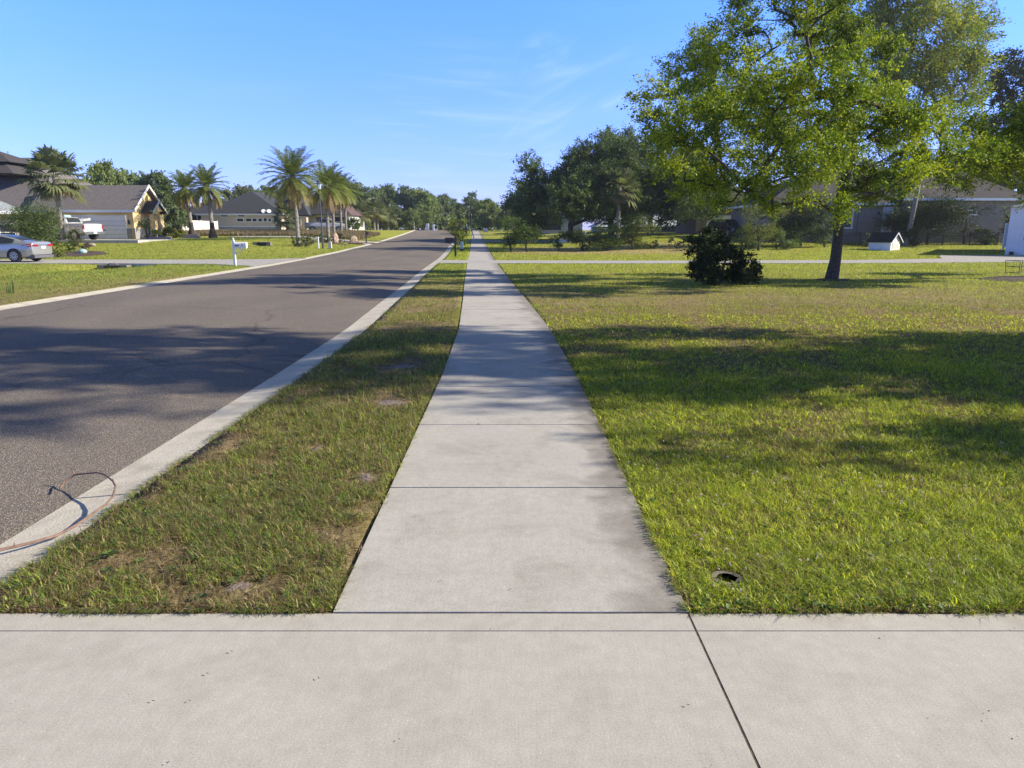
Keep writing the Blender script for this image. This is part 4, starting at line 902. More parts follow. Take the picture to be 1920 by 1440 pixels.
# yellow house -------------------------------------------------
H1 = empty('yellow_house', (-40, 70, .9), 'yellow stucco house with a grey shingle roof, white garage door and steep side gable', 'house')
_MB = MB
class WB(_MB):
    def build(s, name, mat, parent=None, **k):
        if parent is None: return _MB.build(s, name, mat, None, **k)
        off = np.zeros(3); p = parent
        while p is not None: off += np.array(p.location); p = p.parent
        s.v = [(a - off[0], b - off[1], c - off[2]) for a, b, c in s.v]; return _MB.build(s, name, mat, parent, **k)
MB = WB
Yf = 68.7; fz = .93; ez = float(W(200, 394, Yf)[2]); xe = float(W(252, 430, Yf)[0]); xg0, xg1 = float(W(137, 430, Yf)[0]), float(W(236, 430, Yf)[0]); Yb = 74.1
rz_ = float(W(279, 347, 71.3)[2]); gd = float(W(200, 406, Yf)[2])
m = MB(); m.box(xe - 9.5, xg0 - .12, Yf, Yf + .25, fz - .4, ez); m.box(xg1 + .12, xe - .25, Yf, Yf + .25, fz - .4, ez); m.box(xg0 - .12, xg1 + .12, Yf, Yf + .25, gd + .12, ez)
m.prism([(Yf, fz - .4), (Yb, fz - .4), (Yb, ez), ((Yf + Yb) / 2, rz_ - .25), (Yf, ez)], xe - .25, xe, 'x'); m.build('wall', STUC_Y, H1)
m = MB(); m.box(xg0, xg1, Yf + .12, Yf + .17, fz, gd); g_ = m.build('garage_door', DOORW, H1)
m = MB()
for i in range(5):
    if i: m.box(xg0 + .02, xg1 - .02, Yf + .105, Yf + .118, fz + i * (gd - fz) / 5 - .012, fz + i * (gd - fz) / 5 + .012)
m.build('panel_groove', pm('groove', (.3, .29, .3)), g_)
m = MB(); m.box(xg0 - .12, xg0, Yf - .03, Yf + .2, fz, gd); m.box(xg1, xg1 + .12, Yf - .03, Yf + .2, fz, gd); m.box(xg0 - .12, xg1 + .12, Yf - .03, Yf + .2, gd, gd + .12); m.build('door_trim', WHITE, H1)
ov = .45
m = MB(); ym = (Yf + Yb) / 2; yo0, yo1 = Yf - ov, Yb + ov; sl = (rz_ - ez) / (ym - yo0)
m.prism([(yo0, ez), (ym, rz_), (yo1, ez), (yo1, ez - .16), (ym, rz_ - .18), (yo0, ez - .16)], xe - 9.6, xe + .42, 'x')
rf = m.build('roof', SH_GREY, H1)
m = MB(); m.prism([(yo0 - .03, ez - .2), (ym, rz_ - .2), (yo1 + .03, ez - .2), (yo1 + .03, ez + .03), (ym, rz_ + .05), (yo0 - .03, ez + .03)], xe + .422, xe + .50, 'x'); m.build('rake_trim', WHITE, rf)
m = MB(); m.box(xe - 9.6, xe + .42, yo0 - .09, yo0 - .002, ez - .22, ez + .0); m.build('gutter', WHITE, rf)
m = MB(); m.box(xg1 + .13, xe - .26, Yf - .10, Yf - .003, fz - .4, fz + .95); m.box(xe + .003, xe + .10, Yf - .1, 70.2, fz - .4, fz + .95); m.build('stone_base', STONE, H1)
m = MB(); m.box(xg1 + .13, xe + .12, Yf - .13, Yf - .003, fz + .952, fz + 1.02); m.build('stone_cap', pm('cap_stone', (.6, .52, .38)), H1)
# porch on the gable side
px1 = xe + .95; y0p, y1p = 70.5, 72.7; pz = float(W(300, 396, 71.5)[2]); pr = float(W(291, 376, 71)[2])
m = MB(); m.box(px1 - .3, px1, y0p, y0p + .35, fz + .9, pz); m.box(px1 - .3, px1, y1p - .75, y1p, fz + .9, pz); m.prism([(y0p, pz - .3), (y1p, pz - .3), (y1p, pz), ((y0p + y1p) / 2, pr - .2), (y0p, pz)], px1 - .3, px1, 'x')
pc = m.build('porch', STUC_Y, H1)
for ya_, yb_ in ((y0p - .06, y0p + .41), (y1p - .81, y1p + .06)): MB().box(px1 - .36, px1 + .06, ya_, yb_, fz - .3, fz + .9).build('porch_plinth', STONE, pc)
ymp = (y0p + y1p) / 2
m = MB(); m.prism([(y0p - .35, pz - .1), (ymp, pr), (y1p + .35, pz - .1), (y1p + .35, pz - .25), (ymp, pr - .15), (y0p - .35, pz - .25)], xe + .003, px1 + .25, 'x'); m.build('porch_roof', SH_DARK, pc)
m = MB(); m.prism([(y0p - .38, pz - .28), (ymp, pr - .18), (y1p + .38, pz - .28), (y1p + .38, pz - .08), (ymp, pr + .03), (y0p - .38, pz - .08)], px1 + .252, px1 + .32, 'x'); m.build('porch_trim', WHITE, pc)
def wwin(par, face, c, w_, z0, z1, **k):
    off = np.array(par.location); return window(par, face, (c[0] - off[0], c[1] - off[1]), w_, z0 - off[2], z1 - off[2], **k)
wwin(H1, 'x', (xe + .01, 71.6), .95, fz + .25, fz + 2.05)
m = MB(); m.box(0, .14, -.12, .12, 0, .04); m.box(.01, .13, -.06, .06, .04, .32); m.prism([(-.09, .32), (.09, .32), (0, .44)], .0, .14, 'x')
o = _MB.build(m, 'wall_lantern', DARKM, H1); o.location = ((xg1 + xe) / 2 + 40, Yf - .02 - 70, .62 + .75); o.rotation_euler = (0, 0, -pi / 2)
# tall main block behind, hipped
hz = float(W(30, 296, 78)[2])
m = MB(); m.box(-62, xe - 8.4, 70, 86, fz - .4, ez - .01); m.build('main_block', STUC_Y, H1)
m = MB(); hip(m, -62.6, xe - 6.2, 69.4, 86.6, ez + .02, hz - ez); m.build('main_roof', SH_GREY, H1)
m = MB(); a_ = W(12, 300, 76); hip(m, a_[0] - 3.5, a_[0] + 3.0, 72.0, 78, a_[2] - .5, 1.3, t=.1); m.build('dormer_roof', SH_OLD, H1)
a_ = W(30, 315, 73.4); m = MB(); hip(m, a_[0] - 2.8, a_[0] + 1.6, 70.5, 76, a_[2] - .7, 1.2); m.build('dormer_roof', SH_OLD, H1)
# planter
q0 = W(263, 447, 67.6); m = MB()
for i in range(2):
    for j in range(8):
        x = q0[0] + j * .36 + (.18 if i else 0); m.box(x, x + .345, 67.2, 67.45, .72 + i * .2, .91 + i * .2)
o = m.build('stone_planter', BRICKP); tag(o, 'low planter wall of pinkish stone blocks in front of the yellow house entrance', 'planter')
m = MB(); q0 = W(341, 447, 72)
for j in range(5): m.box(q0[0] + j * .36, q0[0] + j * .36 + .345, 72, 72.25, .85, 1.15)
for j in range(4): m.box(q0[0] + j * .36 + .18, q0[0] + j * .36 + .52, 72, 72.25, 1.152, 1.34)
tag(m.build('stone_planter', BRICKP), 'low stone block wall at the foot of the date palm pair', 'planter')

# far left neighbour ------------------------------------------
q = W(20, 440, 55); H2 = empty('tan_house', (float(W(48, 400, 55)[0]), 55, .6), 'tan house with a pale greenish hip roof cut by the left edge', 'house', rz=R(34))
ze = float(W(20, 396, 55)[2]); x1 = float(W(48, 400, 55)[0])
m = MB(); m.box(x1 - 14, x1 - .6, 56.2, 66, .2, ze - .15); m.build('wall', STUC_T, H2)
m = MB(); m.box(x1 - 2.15, x1 - 1.85, 55.2, 55.5, .2, ze - .15); m.build('column', pm('cream', (.78, .70, .55)), H2)
m = MB(); hip(m, x1 - 15, x1, 54.6, 67, ze, 3.2); rf = m.build('roof', SH_PALE, H2)
off = np.array(H2.location)
m = MB(); m.box(x1 - 15, x1 + .05, 54.5, 54.6, ze - .22, ze + .005); m.box(x1, x1 + .08, 54.6, 67, ze - .22, ze + .005); m.box(x1 - 15, x1, 54.6, 67, ze - .24, ze - .2); m.build('fascia', WHITE, rf)
wwin(H2, 'y', (x1 - 1.3, 56.2), 1.1, .9, 2.2)
q = gp(79, 52.5); m = _MB(); m.tube([(0, 0, 0), (0, 0, .1), (0, 0, .75), (0, 0, .82)], [.22, .15, .10, .15], 10)
o = empty('garden_pedestal', q, 'white tapered pedestal with a dark ball beside the garden tree', 'garden ornament'); _MB.build(m, 'pedestal', WHITE, o, smooth=True)
m = _MB(); m.tube([(0, 0, .82), (0, 0, .86), (0, 0, .95), (0, 0, 1.04), (0, 0, 1.08)], [.03, .11, .14, .10, .02], 10); _MB.build(m, 'ball', DARKM, o, smooth=True)

# dark roofed long house --------------------------------------
Yh = 112.0; H3 = empty('long_house', (W(440, 430, Yh)[0], Yh, 1.75), 'long beige house with a broad dark hipped roof behind the date palms', 'house')
f3 = 1.75; e3 = float(W(480, 401, Yh)[2]); xa, xb = float(W(378, 420, Yh)[0]), float(W(527, 420, Yh)[0])
m = MB(); m.box(xa, xb, Yh, Yh + 16, f3 - .6, e3 - .1); m.build('wall', STUC_T, H3)
m = MB(); m.box(xa + .01, xb + .01, Yh - .05, Yh - .003, f3 + .55, f3 + .68); m.build('belt_course', WHITE, H3)
m = MB(); m.box(xa + .01, xb + .004, Yh - .03, Yh - .002, f3 - .4, f3 + .54); m.build('grey_base', GREYW, H3)
m = MB(); hip(m, xa - .6, xb + .6, Yh - .6, Yh + 16.6, e3, float(W(441, 358, Yh + 5)[2]) - e3, inset=6.2); r3 = m.build('roof', SH_DARK, H3)
m = MB(); hip(m, xa + 6, xb + 8.5, Yh + 4, Yh + 22, e3 + .03, 4.2); m.build('rear_roof', SH_DARK, H3)
m = MB(); hip(m, xa - 8, xa + 5, Yh + 5, Yh + 18, e3 + .01, 3.0); m.build('left_roof', SH_DARK, H3)
m = MB(); m.box(xa - 7.4, xa - .02, Yh + 6, Yh + 17, f3, e3 - .1); m.build('screened_porch', pm('screen', (.02, .022, .025), (.04, .04, .045), 6), H3)
for x in (xa - 7.4, xa - 5.2, xa - 3.2): MB().box(x, x + .14, Yh + 5.85, Yh + 5.99, f3, e3 - .1).build('porch_post', WHITE, H3)
fascia(xa - .6, xb + .6, Yh - .6, Yh + 16.6, e3, H3)
for c0, c1, r0_, r1_ in ((414, 428, 401.5, 407), (445, 460, 402, 407), (444, 457, 409, 416), (461, 472, 409, 416), (473, 482, 409, 416), (484, 492, 409, 416), (494, 501, 408, 416), (503, 509, 409, 416), (513, 521, 405, 417)):
    a_, b_ = W(c0, r1_, Yh), W(c1, r0_, Yh); wwin(H3, 'y', ((a_[0] + b_[0]) / 2, Yh - .004), b_[0] - a_[0], a_[2], b_[2], mull=False, fr=.08)
for px in (496, 506):
    q = W(px, 397, Yh + .2); m = MB(); m.tube([(q[0], Yh - .1, q[2] - .25), (q[0], Yh - .2, q[2])], .04, 6)
    ds = m.build('satellite_dish', WHITE, None); off = q; 
    tag(ds, 'white satellite dish on the dark roof edge, the %s of two' % ('left' if px < 500 else 'right'), 'satellite dish')
    m = _MB(); m.tube([(0, 0, 0), (0, -.05, .0), (0, -.12, .0)], [.02, .2, .34], 12); d_ = _MB.build(m, 'dish', WHITE, ds); d_.location = (q[0], Yh - .2, q[2] + .02); d_.rotation_euler = (R(-35), 0, R(20))
# continuing wing to the right with peach corner
xc, xd = float(W(528, 420, Yh + 3)[0]), float(W(575, 420, Yh + 3)[0])
H4 = empty('corner_house', (xc, Yh + 3, 1.8), 'house wing with brown and dark roofs right of the long beige house', 'house')
m = MB(); m.box(xc + .2, xd, Yh + 3, Yh + 14, 1.2, e3 - .25); m.build('wall', STUC_T, H4)
m = MB(); hip(m, xc - .4, xd + .6, Yh + 2.4, Yh + 14.6, e3 - .12, 3.9); m.build('roof', SH_DARK, H4)
m = MB(); hip(m, xd - 3.0, xd + 4.6, Yh + 9, Yh + 22, e3 - .1, 3.6); m.build('brown_roof', SH_BROWN, H4)
m = MB(); m.box(xd - 2.4, xd + 4.1, Yh + 9.6, Yh + 21, 1.2, e3 - .2); m.build('side_wall', pm('peach', (.62, .47, .36)), H4)
wwin(H4, 'y', (float(W(556, 412, Yh + 3)[0]), Yh + 3), 1.4, 2.6, 3.9)
# white house behind palms
xf, xg = float(W(583, 420, 118)[0]), float(W(655, 420, 118)[0])
H5 = empty('white_house', (xf, 118, 1.85), 'pale house partly hidden behind the date palm clump', 'house')
ze = float(W(600, 403, 118)[2])
m = MB(); m.box(xf, xg, 118, 130, 1.2, ze); m.build('wall', pm('pale_stucco', (.66, .62, .56)), H5)
m = MB(); hip(m, xf - .5, xg + .5, 117.5, 130.5, ze + .01, 3.3); m.build('roof', SH_BROWN, H5)
for px in (597, 613, 632, 644): wwin(H5, 'y', (float(W(px, 420, 118)[0]), 118), 1.1, 2.3, 4.0)
# white vinyl fence
FA, FB = gp(344, 95), gp(410, 109); FLn = float(np.hypot(FB[0] - FA[0], FB[1] - FA[1])); FR = empty('vinyl_fence', FA, 'cream white vinyl fence between the two date palms', 'fence', rz=math.atan2(FB[1] - FA[1], FB[0] - FA[0])); VIN = pm('vinyl', (.80, .74, .64)); fh = 1.75
m = _MB(); x = .08
while x < FLn: m.box(x, x + .27, -.02, .02, .08, fh); x += .29
m.build('panel', VIN, FR)
m = _MB(); m.box(0, FLn, -.05, -.021, fh - .2, fh - .05); m.box(0, FLn, -.05, -.021, .12, .28); m.build('rail', VIN, FR)
for k in range(5): x = FLn * k / 4; _MB().box(x - .07, x + .07, -.07, .07, -.1, fh + .12).build('post', VIN, FR)

# right grey house -------------------------------------------
Yr = 66.0; fr_ = 1.15; H6 = empty('grey_house', (W(1580, 430, Yr)[0], Yr, fr_), 'grey stucco house with white door and windows behind the black fence', 'house')
er = float(W(1600, 381, Yr)[2]); xa, xb, xc = (float(W(p, 420, Yr)[0]) for p in (1444, 1686, 1900)); er2 = float(W(1700, 373, Yr)[2])
m = MB(); m.box(xa, xb, Yr, Yr + 12, .1, er - .12); m.build('wall', STUC_G, H6)
m = MB(); m.box(xb + .02, xc, Yr - .8, Yr + 12, .1, er2 - .12); m.build('wing_wall', STUC_G, H6)
m = MB(); hip(m, xa - .6, xb + 1.5, Yr - .6, Yr + 12.6, er, 3.6); m.build('roof', SH_OLD, H6)
m = MB(); hip(m, xb - .6, xc + .6, Yr - 1.4, Yr + 12.7, er2, 3.6); m.build('wing_roof', SH_OLD, H6)
m = MB(); m.box(xa - .65, xb - .7, Yr - .72, Yr - .61, er - .2, er + .005); m.box(xb - .6, xc, Yr - 1.52, Yr - 1.41, er2 - .2, er2 + .005); m.box(xa - .7, xa - .605, Yr - .6, Yr + 12.6, er - .2, er + .005); m.build('fascia', WHITE, H6)
for c0, c1, r0_, r1_, dy, mu in ((1577, 1601, 391, 429, 0, True), (1528, 1548, 391, 429, 0, True), (1811, 1833, 393, 404, -.8, False), (1750, 1772, 420, 431, -.8, False)):
    a_, b_ = W(c0, r1_, Yr + dy), W(c1, r0_, Yr + dy); wwin(H6, 'y', ((a_[0] + b_[0]) / 2, Yr + dy), b_[0] - a_[0], a_[2], b_[2], mull=mu, fr=.14)
a_, b_ = W(1654, 438, Yr), W(1672, 391, Yr)
m = MB(); m.box(a_[0], b_[0], Yr - .05, Yr - .004, fr_, b_[2]); dr = m.build('door', WHITE, H6)
m = MB(); m.box(a_[0] - .14, a_[0] - .002, Yr - .08, Yr - .003, fr_, b_[2] + .14); m.box(b_[0] + .002, b_[0] + .14, Yr - .08, Yr - .003, fr_, b_[2] + .14); m.box(a_[0], b_[0], Yr - .08, Yr - .003, b_[2] + .002, b_[2] + .14); m.build('door_frame', WHITE, dr)
m = MB(); m.tube([(a_[0] + .1, Yr - .12, fr_ + 1.0), (a_[0] + .1, Yr - .05, fr_ + 1.0)], .04, 8); m.build('handle', DARKM, dr)
q = W(1647, 400, Yr); m = MB(); m.box(q[0] - .08, q[0] + .08, Yr - .2, Yr - .003, q[2] - .12, q[2] + .12); m.build('wall_lantern', DARKM, H6)
q = W(1611, 420, Yr); m = MB(); m.tube([(q[0] - .2, Yr - .05, 1.2), (q[0] - .2, Yr - .05, 3.4), (q[0] + .15, Yr - .05, 3.45)], .02, 6); m.build('conduit', DARKM, H6)
# garage wing to the left with black car
Yg = 84.0; xl, xr_ = float(W(1305, 420, Yg)[0]), float(W(1440, 420, Yg)[0]); zg = float(W(1350, 391, Yg)[2])
H7 = empty('brown_house', (xl, Yg, 1.3), 'brown house with a white garage door behind the black car', 'house')
m = MB(); m.box(xl, xr_, Yg, Yg + 10, .8, zg); m.build('wall', pm('brown_stucco', (.22, .17, .14)), H7)
m = MB(); m.box(float(W(1325, 420, Yg)[0]), float(W(1392, 420, Yg)[0]), Yg - .06, Yg - .004, 1.3, float(W(1350, 404, Yg)[2])); m.build('garage_door', WHITE, H7)
m = MB(); hip(m, xl - .6, xr_ + .5, Yg - .6, Yg + 10.6, zg + .01, 3.4); m.build('roof', SH_OLD, H7)
# pale long building
Yp = 104.0; a_, b_ = float(W(1120, 420, Yp)[0]), float(W(1288, 420, Yp)[0]); zt = float(W(1240, 413, Yp)[2])
H8 = empty('pale_building', (a_, Yp, 1.8), 'long pale blue building behind the right live oak', 'building')
m = MB(); m.box(a_, b_, Yp, Yp + 8, 1.2, zt - .9); m.build('wall', pm('pale_siding', (.36, .40, .42)), H8)
m = MB(); hip(m, a_ - .5, b_ + .5, Yp - .6, Yp + 9, zt - .88, 2.4); m.build('roof', pm('metal_roof', (.50, .56, .58), (.44, .50, .52), 2, .5), H8)
for px in (1140, 1175, 1200): wwin(H8, 'y', (float(W(px, 425, Yp)[0]), Yp), 1.6, 2.0, 2.9)
# dark garage beyond oaks
Yd = 122.0; a_, b_ = float(W(1010, 420, Yd)[0]), float(W(1092, 420, Yd)[0]); zt = float(W(1030, 404, Yd)[2])
H9 = empty('blue_grey_house', (a_, Yd, 1.85), 'house with a large dark garage door between the conifer and the oaks', 'house')
m = MB(); m.box(a_, b_, Yd, Yd + 10, 1.2, zt + .3); m.build('wall', pm('pale_blue', (.36, .38, .38)), H9)
m = MB(); m.box(float(W(1015, 420, Yd)[0]), float(W(1052, 420, Yd)[0]), Yd - .08, Yd - .004, 1.85, zt - .25); m.build('garage_door', pm('slate_door', (.035, .04, .05)), H9)
m = MB(); hip(m, a_ - .6, b_ + .6, Yd - .6, Yd + 10.6, zt + .31, 2.8); m.build('roof', SH_OLD, H9)
# white garage at the right edge
Yw = 50.0; xa = float(W(1889, 440, Yw)[0]); zb = float(G(xa, Yw)); zt = float(W(1900, 388, Yw)[2])
H10 = empty('white_garage', (xa, Yw, zb), 'white walled garage cut by the right edge of the photo', 'garage', rz=-R(36))
wsh = pm('white_stucco', (.74, .75, .76), (.68, .69, .70), 3, .9, .15, 40)
m = MB(); m.box(xa, xa + 9, Yw, Yw + 9, zb - .3, zt); m.build('wall', wsh, H10)
m = MB(); hip(m, xa - .05, xa + 9.4, Yw - .4, Yw + 9.4, zt + .01, 2.2); m.build('roof', SH_PALE, H10)
wwin(H10, 'y', (xa + 1.35, Yw), 1.0, zb + .9, zb + 2.1)
m = MB(); m.box(xa + .25, xa + .5, Yw - .3, Yw - .003, zb, zb + .22); m.build('drain_box', DARKM, H10)
a_ = W(1884, 440, 55); m = MB(); m.box(a_[0], a_[0] + .12, 55, 55.12, .3, float(W(1884, 418, 55)[2])); m.box(a_[0] + .12, a_[0] + 1.2, 55.03, 55.08, .45, float(W(1884, 420, 55)[2]))
tag(m.build('gate_panel', wsh), 'white gate panel against the side of the white garage', 'gate')
# black picket fence
Yk = 62.0; x0, x1 = float(W(1562, 445, Yk)[0]), float(W(1882, 445, Yk)[0]); zt = float(W(1700, 436, Yk)[2]); FE = empty('metal_fence', (x0, Yk, zt - 1.15), 'black metal picket fence in front of the grey house', 'fence')
m = MB(); x = x0
while x < x1: m.box(x, x + .022, Yk, Yk + .022, zt - 1.12, zt - .02); x += .125
m.build('pickets', DARKM, FE)
m = MB()
for z in (zt - .06, zt - .25, zt - 1.0): m.box(x0, x1, Yk - .012, Yk - .001, z, z + .04)
m.build('rail', DARKM, FE)
x = x0
while x <= x1 + .1: _p = MB().box(x - .035, x + .035, Yk - .05, Yk + .02, zt - 1.35, zt + .05).build('post', DARKM, FE); x += 2.35

# ---------------------------------------------------------------- vehicles
def paint(name, c, metal=.6, rough=.28):
    return pm(name, c, tuple(v * .96 for v in c), 2, rough, metal=metal, coat=.7, spec=.5)
TYRE = pm('tyre', (.018, .018, .018), (.03, .03, .03), 20, .9); RIM = pm('rim', (.5, .5, .52), (.4, .4, .42), 5, .3, metal=.9); CGL = glassmat()
def wheels(par, xs, y, r, wd=.24):
    for x in xs:
        for sg in (-1, 1):
            o = _MB().tube([(0, -wd / 2, 0), (0, -wd / 2 + .03, 0), (0, wd / 2 - .03, 0), (0, wd / 2, 0)], [r * .93, r, r, r * .93], 24).build('wheel', TYRE, par, smooth=False)
            o.location = (x, sg * y, r)
            m = _MB(); m.tube([(0, sg * (wd / 2 + .001), 0), (0, sg * (wd / 2 + .012), 0)], [r * .64, r * .62], 20)
            m.build('rim', pm('rim_well', (.06, .06, .065)), o)
            m = _MB()
            for k in range(10):
                a = 2 * pi * k / 10 + .2; yy = sg * (wd / 2 + .02); w2 = .022
                dx, dz = cos(a), sin(a)
                m.add([(dx * .05 - dz * w2, yy, dz * .05 + dx * w2), (dx * .05 + dz * w2, yy, dz * .05 - dx * w2), (dx * r * .63 + dz * w2, yy, dz * r * .63 - dx * w2), (dx * r * .63 - dz * w2, yy, dz * r * .63 + dx * w2)], [(0, 1, 2, 3)])
            for k in range(20):
                a, b = 2 * pi * k / 20, 2 * pi * (k + 1) / 20; yy = sg * (wd / 2 + .02)
                m.add([(cos(t) * r * q_, yy, sin(t) * r * q_) for t, q_ in ((a, .60), (b, .60), (b, .66), (a, .66))], [(0, 1, 2, 3)])
            m.build('spokes', RIM, o)
def car(name, loc, rz, st, label, cat, pmat, sidewin, wheelx, wr, ww, frontglass=None, rearglass=None, group=None, sub=5):
    r = empty(name, loc, label, cat, group, rz); S = np.array(st, float); xs = []
    for i in range(len(S) - 1): xs += list(np.linspace(S[i, 0], S[i + 1, 0], sub, endpoint=False))
    xs.append(S[-1, 0]); f = lambda x: [float(np.interp(x, S[:, 0], S[:, j])) for j in range(1, 6)]
    v = []
    def sec(x):
        zb, be, tp, wb, wt = f(x); sk = .1
        return [(0, zb), (wb * .86, zb), (wb * .98, zb + sk), (wb * 1.0, zb + (be - zb) * .5), (wb * .985, be - (be - zb) * .18), (wb * .95, be), (wb * .95 * .35 + wt * .65, be + (tp - be) * .62), (wt * .96, tp - .035 * (tp - zb)), (wt * .7, tp), (0, tp + .01)]
    for x in xs:
        h = sec(x); v += [(x, y, z) for y, z in h] + [(x, -y, z) for y, z in reversed(h[1:-1])]
    k = 18; fs = [(i * k + j, i * k + (j + 1) % k, (i + 1) * k + (j + 1) % k, (i + 1) * k + j) for i in range(len(xs) - 1) for j in range(k)]
    fs += [tuple(range(k)), tuple((len(xs) - 1) * k + j for j in range(k))]
    _MB().add(v, fs).build('body', pmat, r, smooth=True)
    for sg in (-1, 1):       # side glass follows the cabin side
        for a, b in sidewin:
            m = _MB(); vs = []; n = 7
            for i in range(n):
                x = a + (b - a) * i / (n - 1); zb, be, tp, wb, wt = f(x); lo = be + .03; hi = tp - .085 * (tp - be) - .05
                hi = max(hi, lo + .01)
                for z in (lo, hi):
                    t = (z - be) / (tp - be + 1e-6); y = wb * .95 + (wt * .96 - wb * .95) * t; vs.append((x, sg * (y + .035), z))
            m.add(vs, [(2 * i, 2 * i + 2, 2 * i + 3, 2 * i + 1) for i in range(n - 1)]); m.build('side_window', CGL, r)
    for g, nm in ((frontglass, 'windscreen'), (rearglass, 'rear_window')):
        if g:
            m = _MB(); vs = []; n = 7
            for i in range(n):
                x = g[0] + (g[1] - g[0]) * i / (n - 1); zb, be, tp, wb, wt = f(x)
                for y in (-.86 * wt, 0, .86 * wt): vs.append((x, y, tp + .022 - (.025 if y else 0) * 1))
            m.add(vs, [(3 * i + j, 3 * i + 3 + j, 3 * i + 4 + j, 3 * i + 1 + j) for i in range(n - 1) for j in (0, 1)]); m.build(nm, CGL, r)
    wheels(r, wheelx, ww, wr)
    for x in wheelx:
        for sg in (-1, 1):
            zb, be, tp, wb, wt = f(x); y = sg * (wb + .004); rr = wr + .06; n = 20; a0, a1 = -.25, pi + .25
            vs = [(x, y, wr)] + [(x + rr * cos(a0 + (a1 - a0) * i / n), y, wr + rr * sin(a0 + (a1 - a0) * i / n)) for i in range(n + 1)]
            _MB().add(vs, [(0, i + 1, i + 2) for i in range(n)]).build('wheel_arch', TYRE, r)
    return r, f
SED = [(-2.44, .50, .90, .97, .72, .58), (-2.40, .38, .97, 1.06, .84, .68), (-2.1, .26, .99, 1.10, .905, .70), (-1.78, .24, .995, 1.13, .92, .66), (-1.3, .21, .99, 1.30, .92, .62), (-.8, .2, .975, 1.42, .92, .60), (-.2, .2, .965, 1.45, .92, .60),
       (.4, .2, .955, 1.42, .92, .60), (.85, .2, .945, 1.26, .92, .62), (1.25, .2, .93, 1.03, .915, .70), (1.9, .21, .84, .93, .90, .72), (2.25, .24, .72, .80, .84, .66), (2.42, .34, .60, .66, .66, .5)]
q = P(60, 491.5)
cx = float(W(101, 470, 40.1)[0]); SILV = paint('silver_paint', (.36, .37, .37), .45, .28)
CAR, f = car('silver_sedan', (cx - 2.44, 39.2, .01), pi, SED, 'silver sedan with dark glass parked at the left edge of the photo', 'car', SILV, [(-1.45, -.62), (-.56, .78)], (-1.45, 1.37), .335, .82, (.5, 1.22), (-1.76, -.86))
RED = pm('tail_red', (.35, .01, .015), (.25, .01, .01), 5, .2, coat=1); LENS = pm('pale_lens', (.8, .62, .68), (.7, .5, .6), 5, .15, coat=1)
for sg in (-1, 1):
    m = _MB(); m.prism([(-1.92, .90), (-2.32, .80), (-2.41, .82), (-2.41, .955), (-2.2, .945)], sg * .865, sg * .93, 'y'); l_ = m.build('tail_light', RED, CAR)
    _MB().box(-2.37, -2.05, min(sg * .932, sg * .936), max(sg * .932, sg * .936), .868, .90).build('lens', LENS, l_)
    _MB().box(-2.455, -2.42, min(sg * .40, sg * .80), max(sg * .40, sg * .80), .82, .93).build('tail_light', RED, CAR)
_MB().box(-2.462, -2.425, -.38, .38, .875, .91).build('trunk_trim', RIM, CAR)
pl = _MB().box(-2.47, -2.445, -.17, .17, .70, .83).build('number_plate', WHITE, CAR)
_MB().prism([(-2.46, .22), (-1.95, .16), (-1.95, .26), (-2.3, .36), (-2.46, .36)], -.80, .80, 'y').build('bumper_trim', pm('grey_plastic', (.12, .12, .13)), CAR)
for x in (-.72, .28): _MB().box(x - .1, x + .1, -.935, -.92, .84, .87).build('door_handle', SILV, CAR)
_MB().box(.80, 1.0, -1.05, -.93, .98, 1.10).build('mirror', SILV, CAR)
PICK = [(-2.9, .55, 1.28, 1.30, .90, .88), (-2.86, .50, 1.32, 1.345, .97, .92), (-2.0, .45, 1.32, 1.34, .99, .93), (-1.05, .42, 1.32, 1.34, .99, .93), (-1.0, .42, 1.32, 1.40, .99, .75), (-.8, .42, 1.32, 1.86, .99, .70), (0, .4, 1.31, 1.92, .99, .70), (.7, .4, 1.30, 1.88, .99, .70),
        (1.35, .4, 1.28, 1.34, .99, .80), (2.2, .42, 1.20, 1.27, .98, .82), (2.8, .45, 1.08, 1.14, .94, .78), (2.93, .55, .95, 1.0, .84, .7)]
xt = float(W(178, 440, 60.5)[0]); PT, f = car('pickup_truck', (xt - 2.75, 61.2, .90), pi - .30, PICK, 'white pickup truck parked on the drive of the yellow house', 'pickup truck', paint('white_paint', (.46, .46, .46), .1, .3), [(-.75, .1), (.16, .95)], (-1.85, 1.85), .40, .86, (.8, 1.32), (-.98, -.82))
_MB().box(-2.8, -1.1, -.80, .80, 1.30, 1.36).build('bed_liner', DARKM, PT)
for sg in (-1, 1): _MB().box(-2.93, -2.80, min(sg * .86, sg * .985), max(sg * .86, sg * .985), .92, 1.24).build('tail_light', RED, PT)
_MB().box(-3.06, -2.9, -.92, .92, .50, .70).build('bumper', pm('chrome', (.6, .6, .62), (.5, .5, .52), 4, .25, metal=.9), PT); _MB().box(-3.08, -3.061, -.16, .16, .54, .68).build('number_plate', WHITE, PT)
_MB().box(-2.925, -2.90, -.55, .55, .80, 1.22).build('tailgate_panel', pm('gate_grey', (.5, .51, .53)), PT)
SUVS = [(-2.35, .45, 1.05, 1.1, .84, .76), (-2.28, .35, 1.1, 1.45, .93, .72), (-1.9, .3, 1.1, 1.74, .95, .72), (-.8, .28, 1.08, 1.78, .96, .72), (.4, .28, 1.06, 1.76, .96, .70), (.9, .28, 1.05, 1.45, .96, .74), (1.3, .3, 1.04, 1.14, .95, .78), (2.0, .32, .98, 1.05, .93, .78), (2.35, .42, .8, .86, .82, .7)]
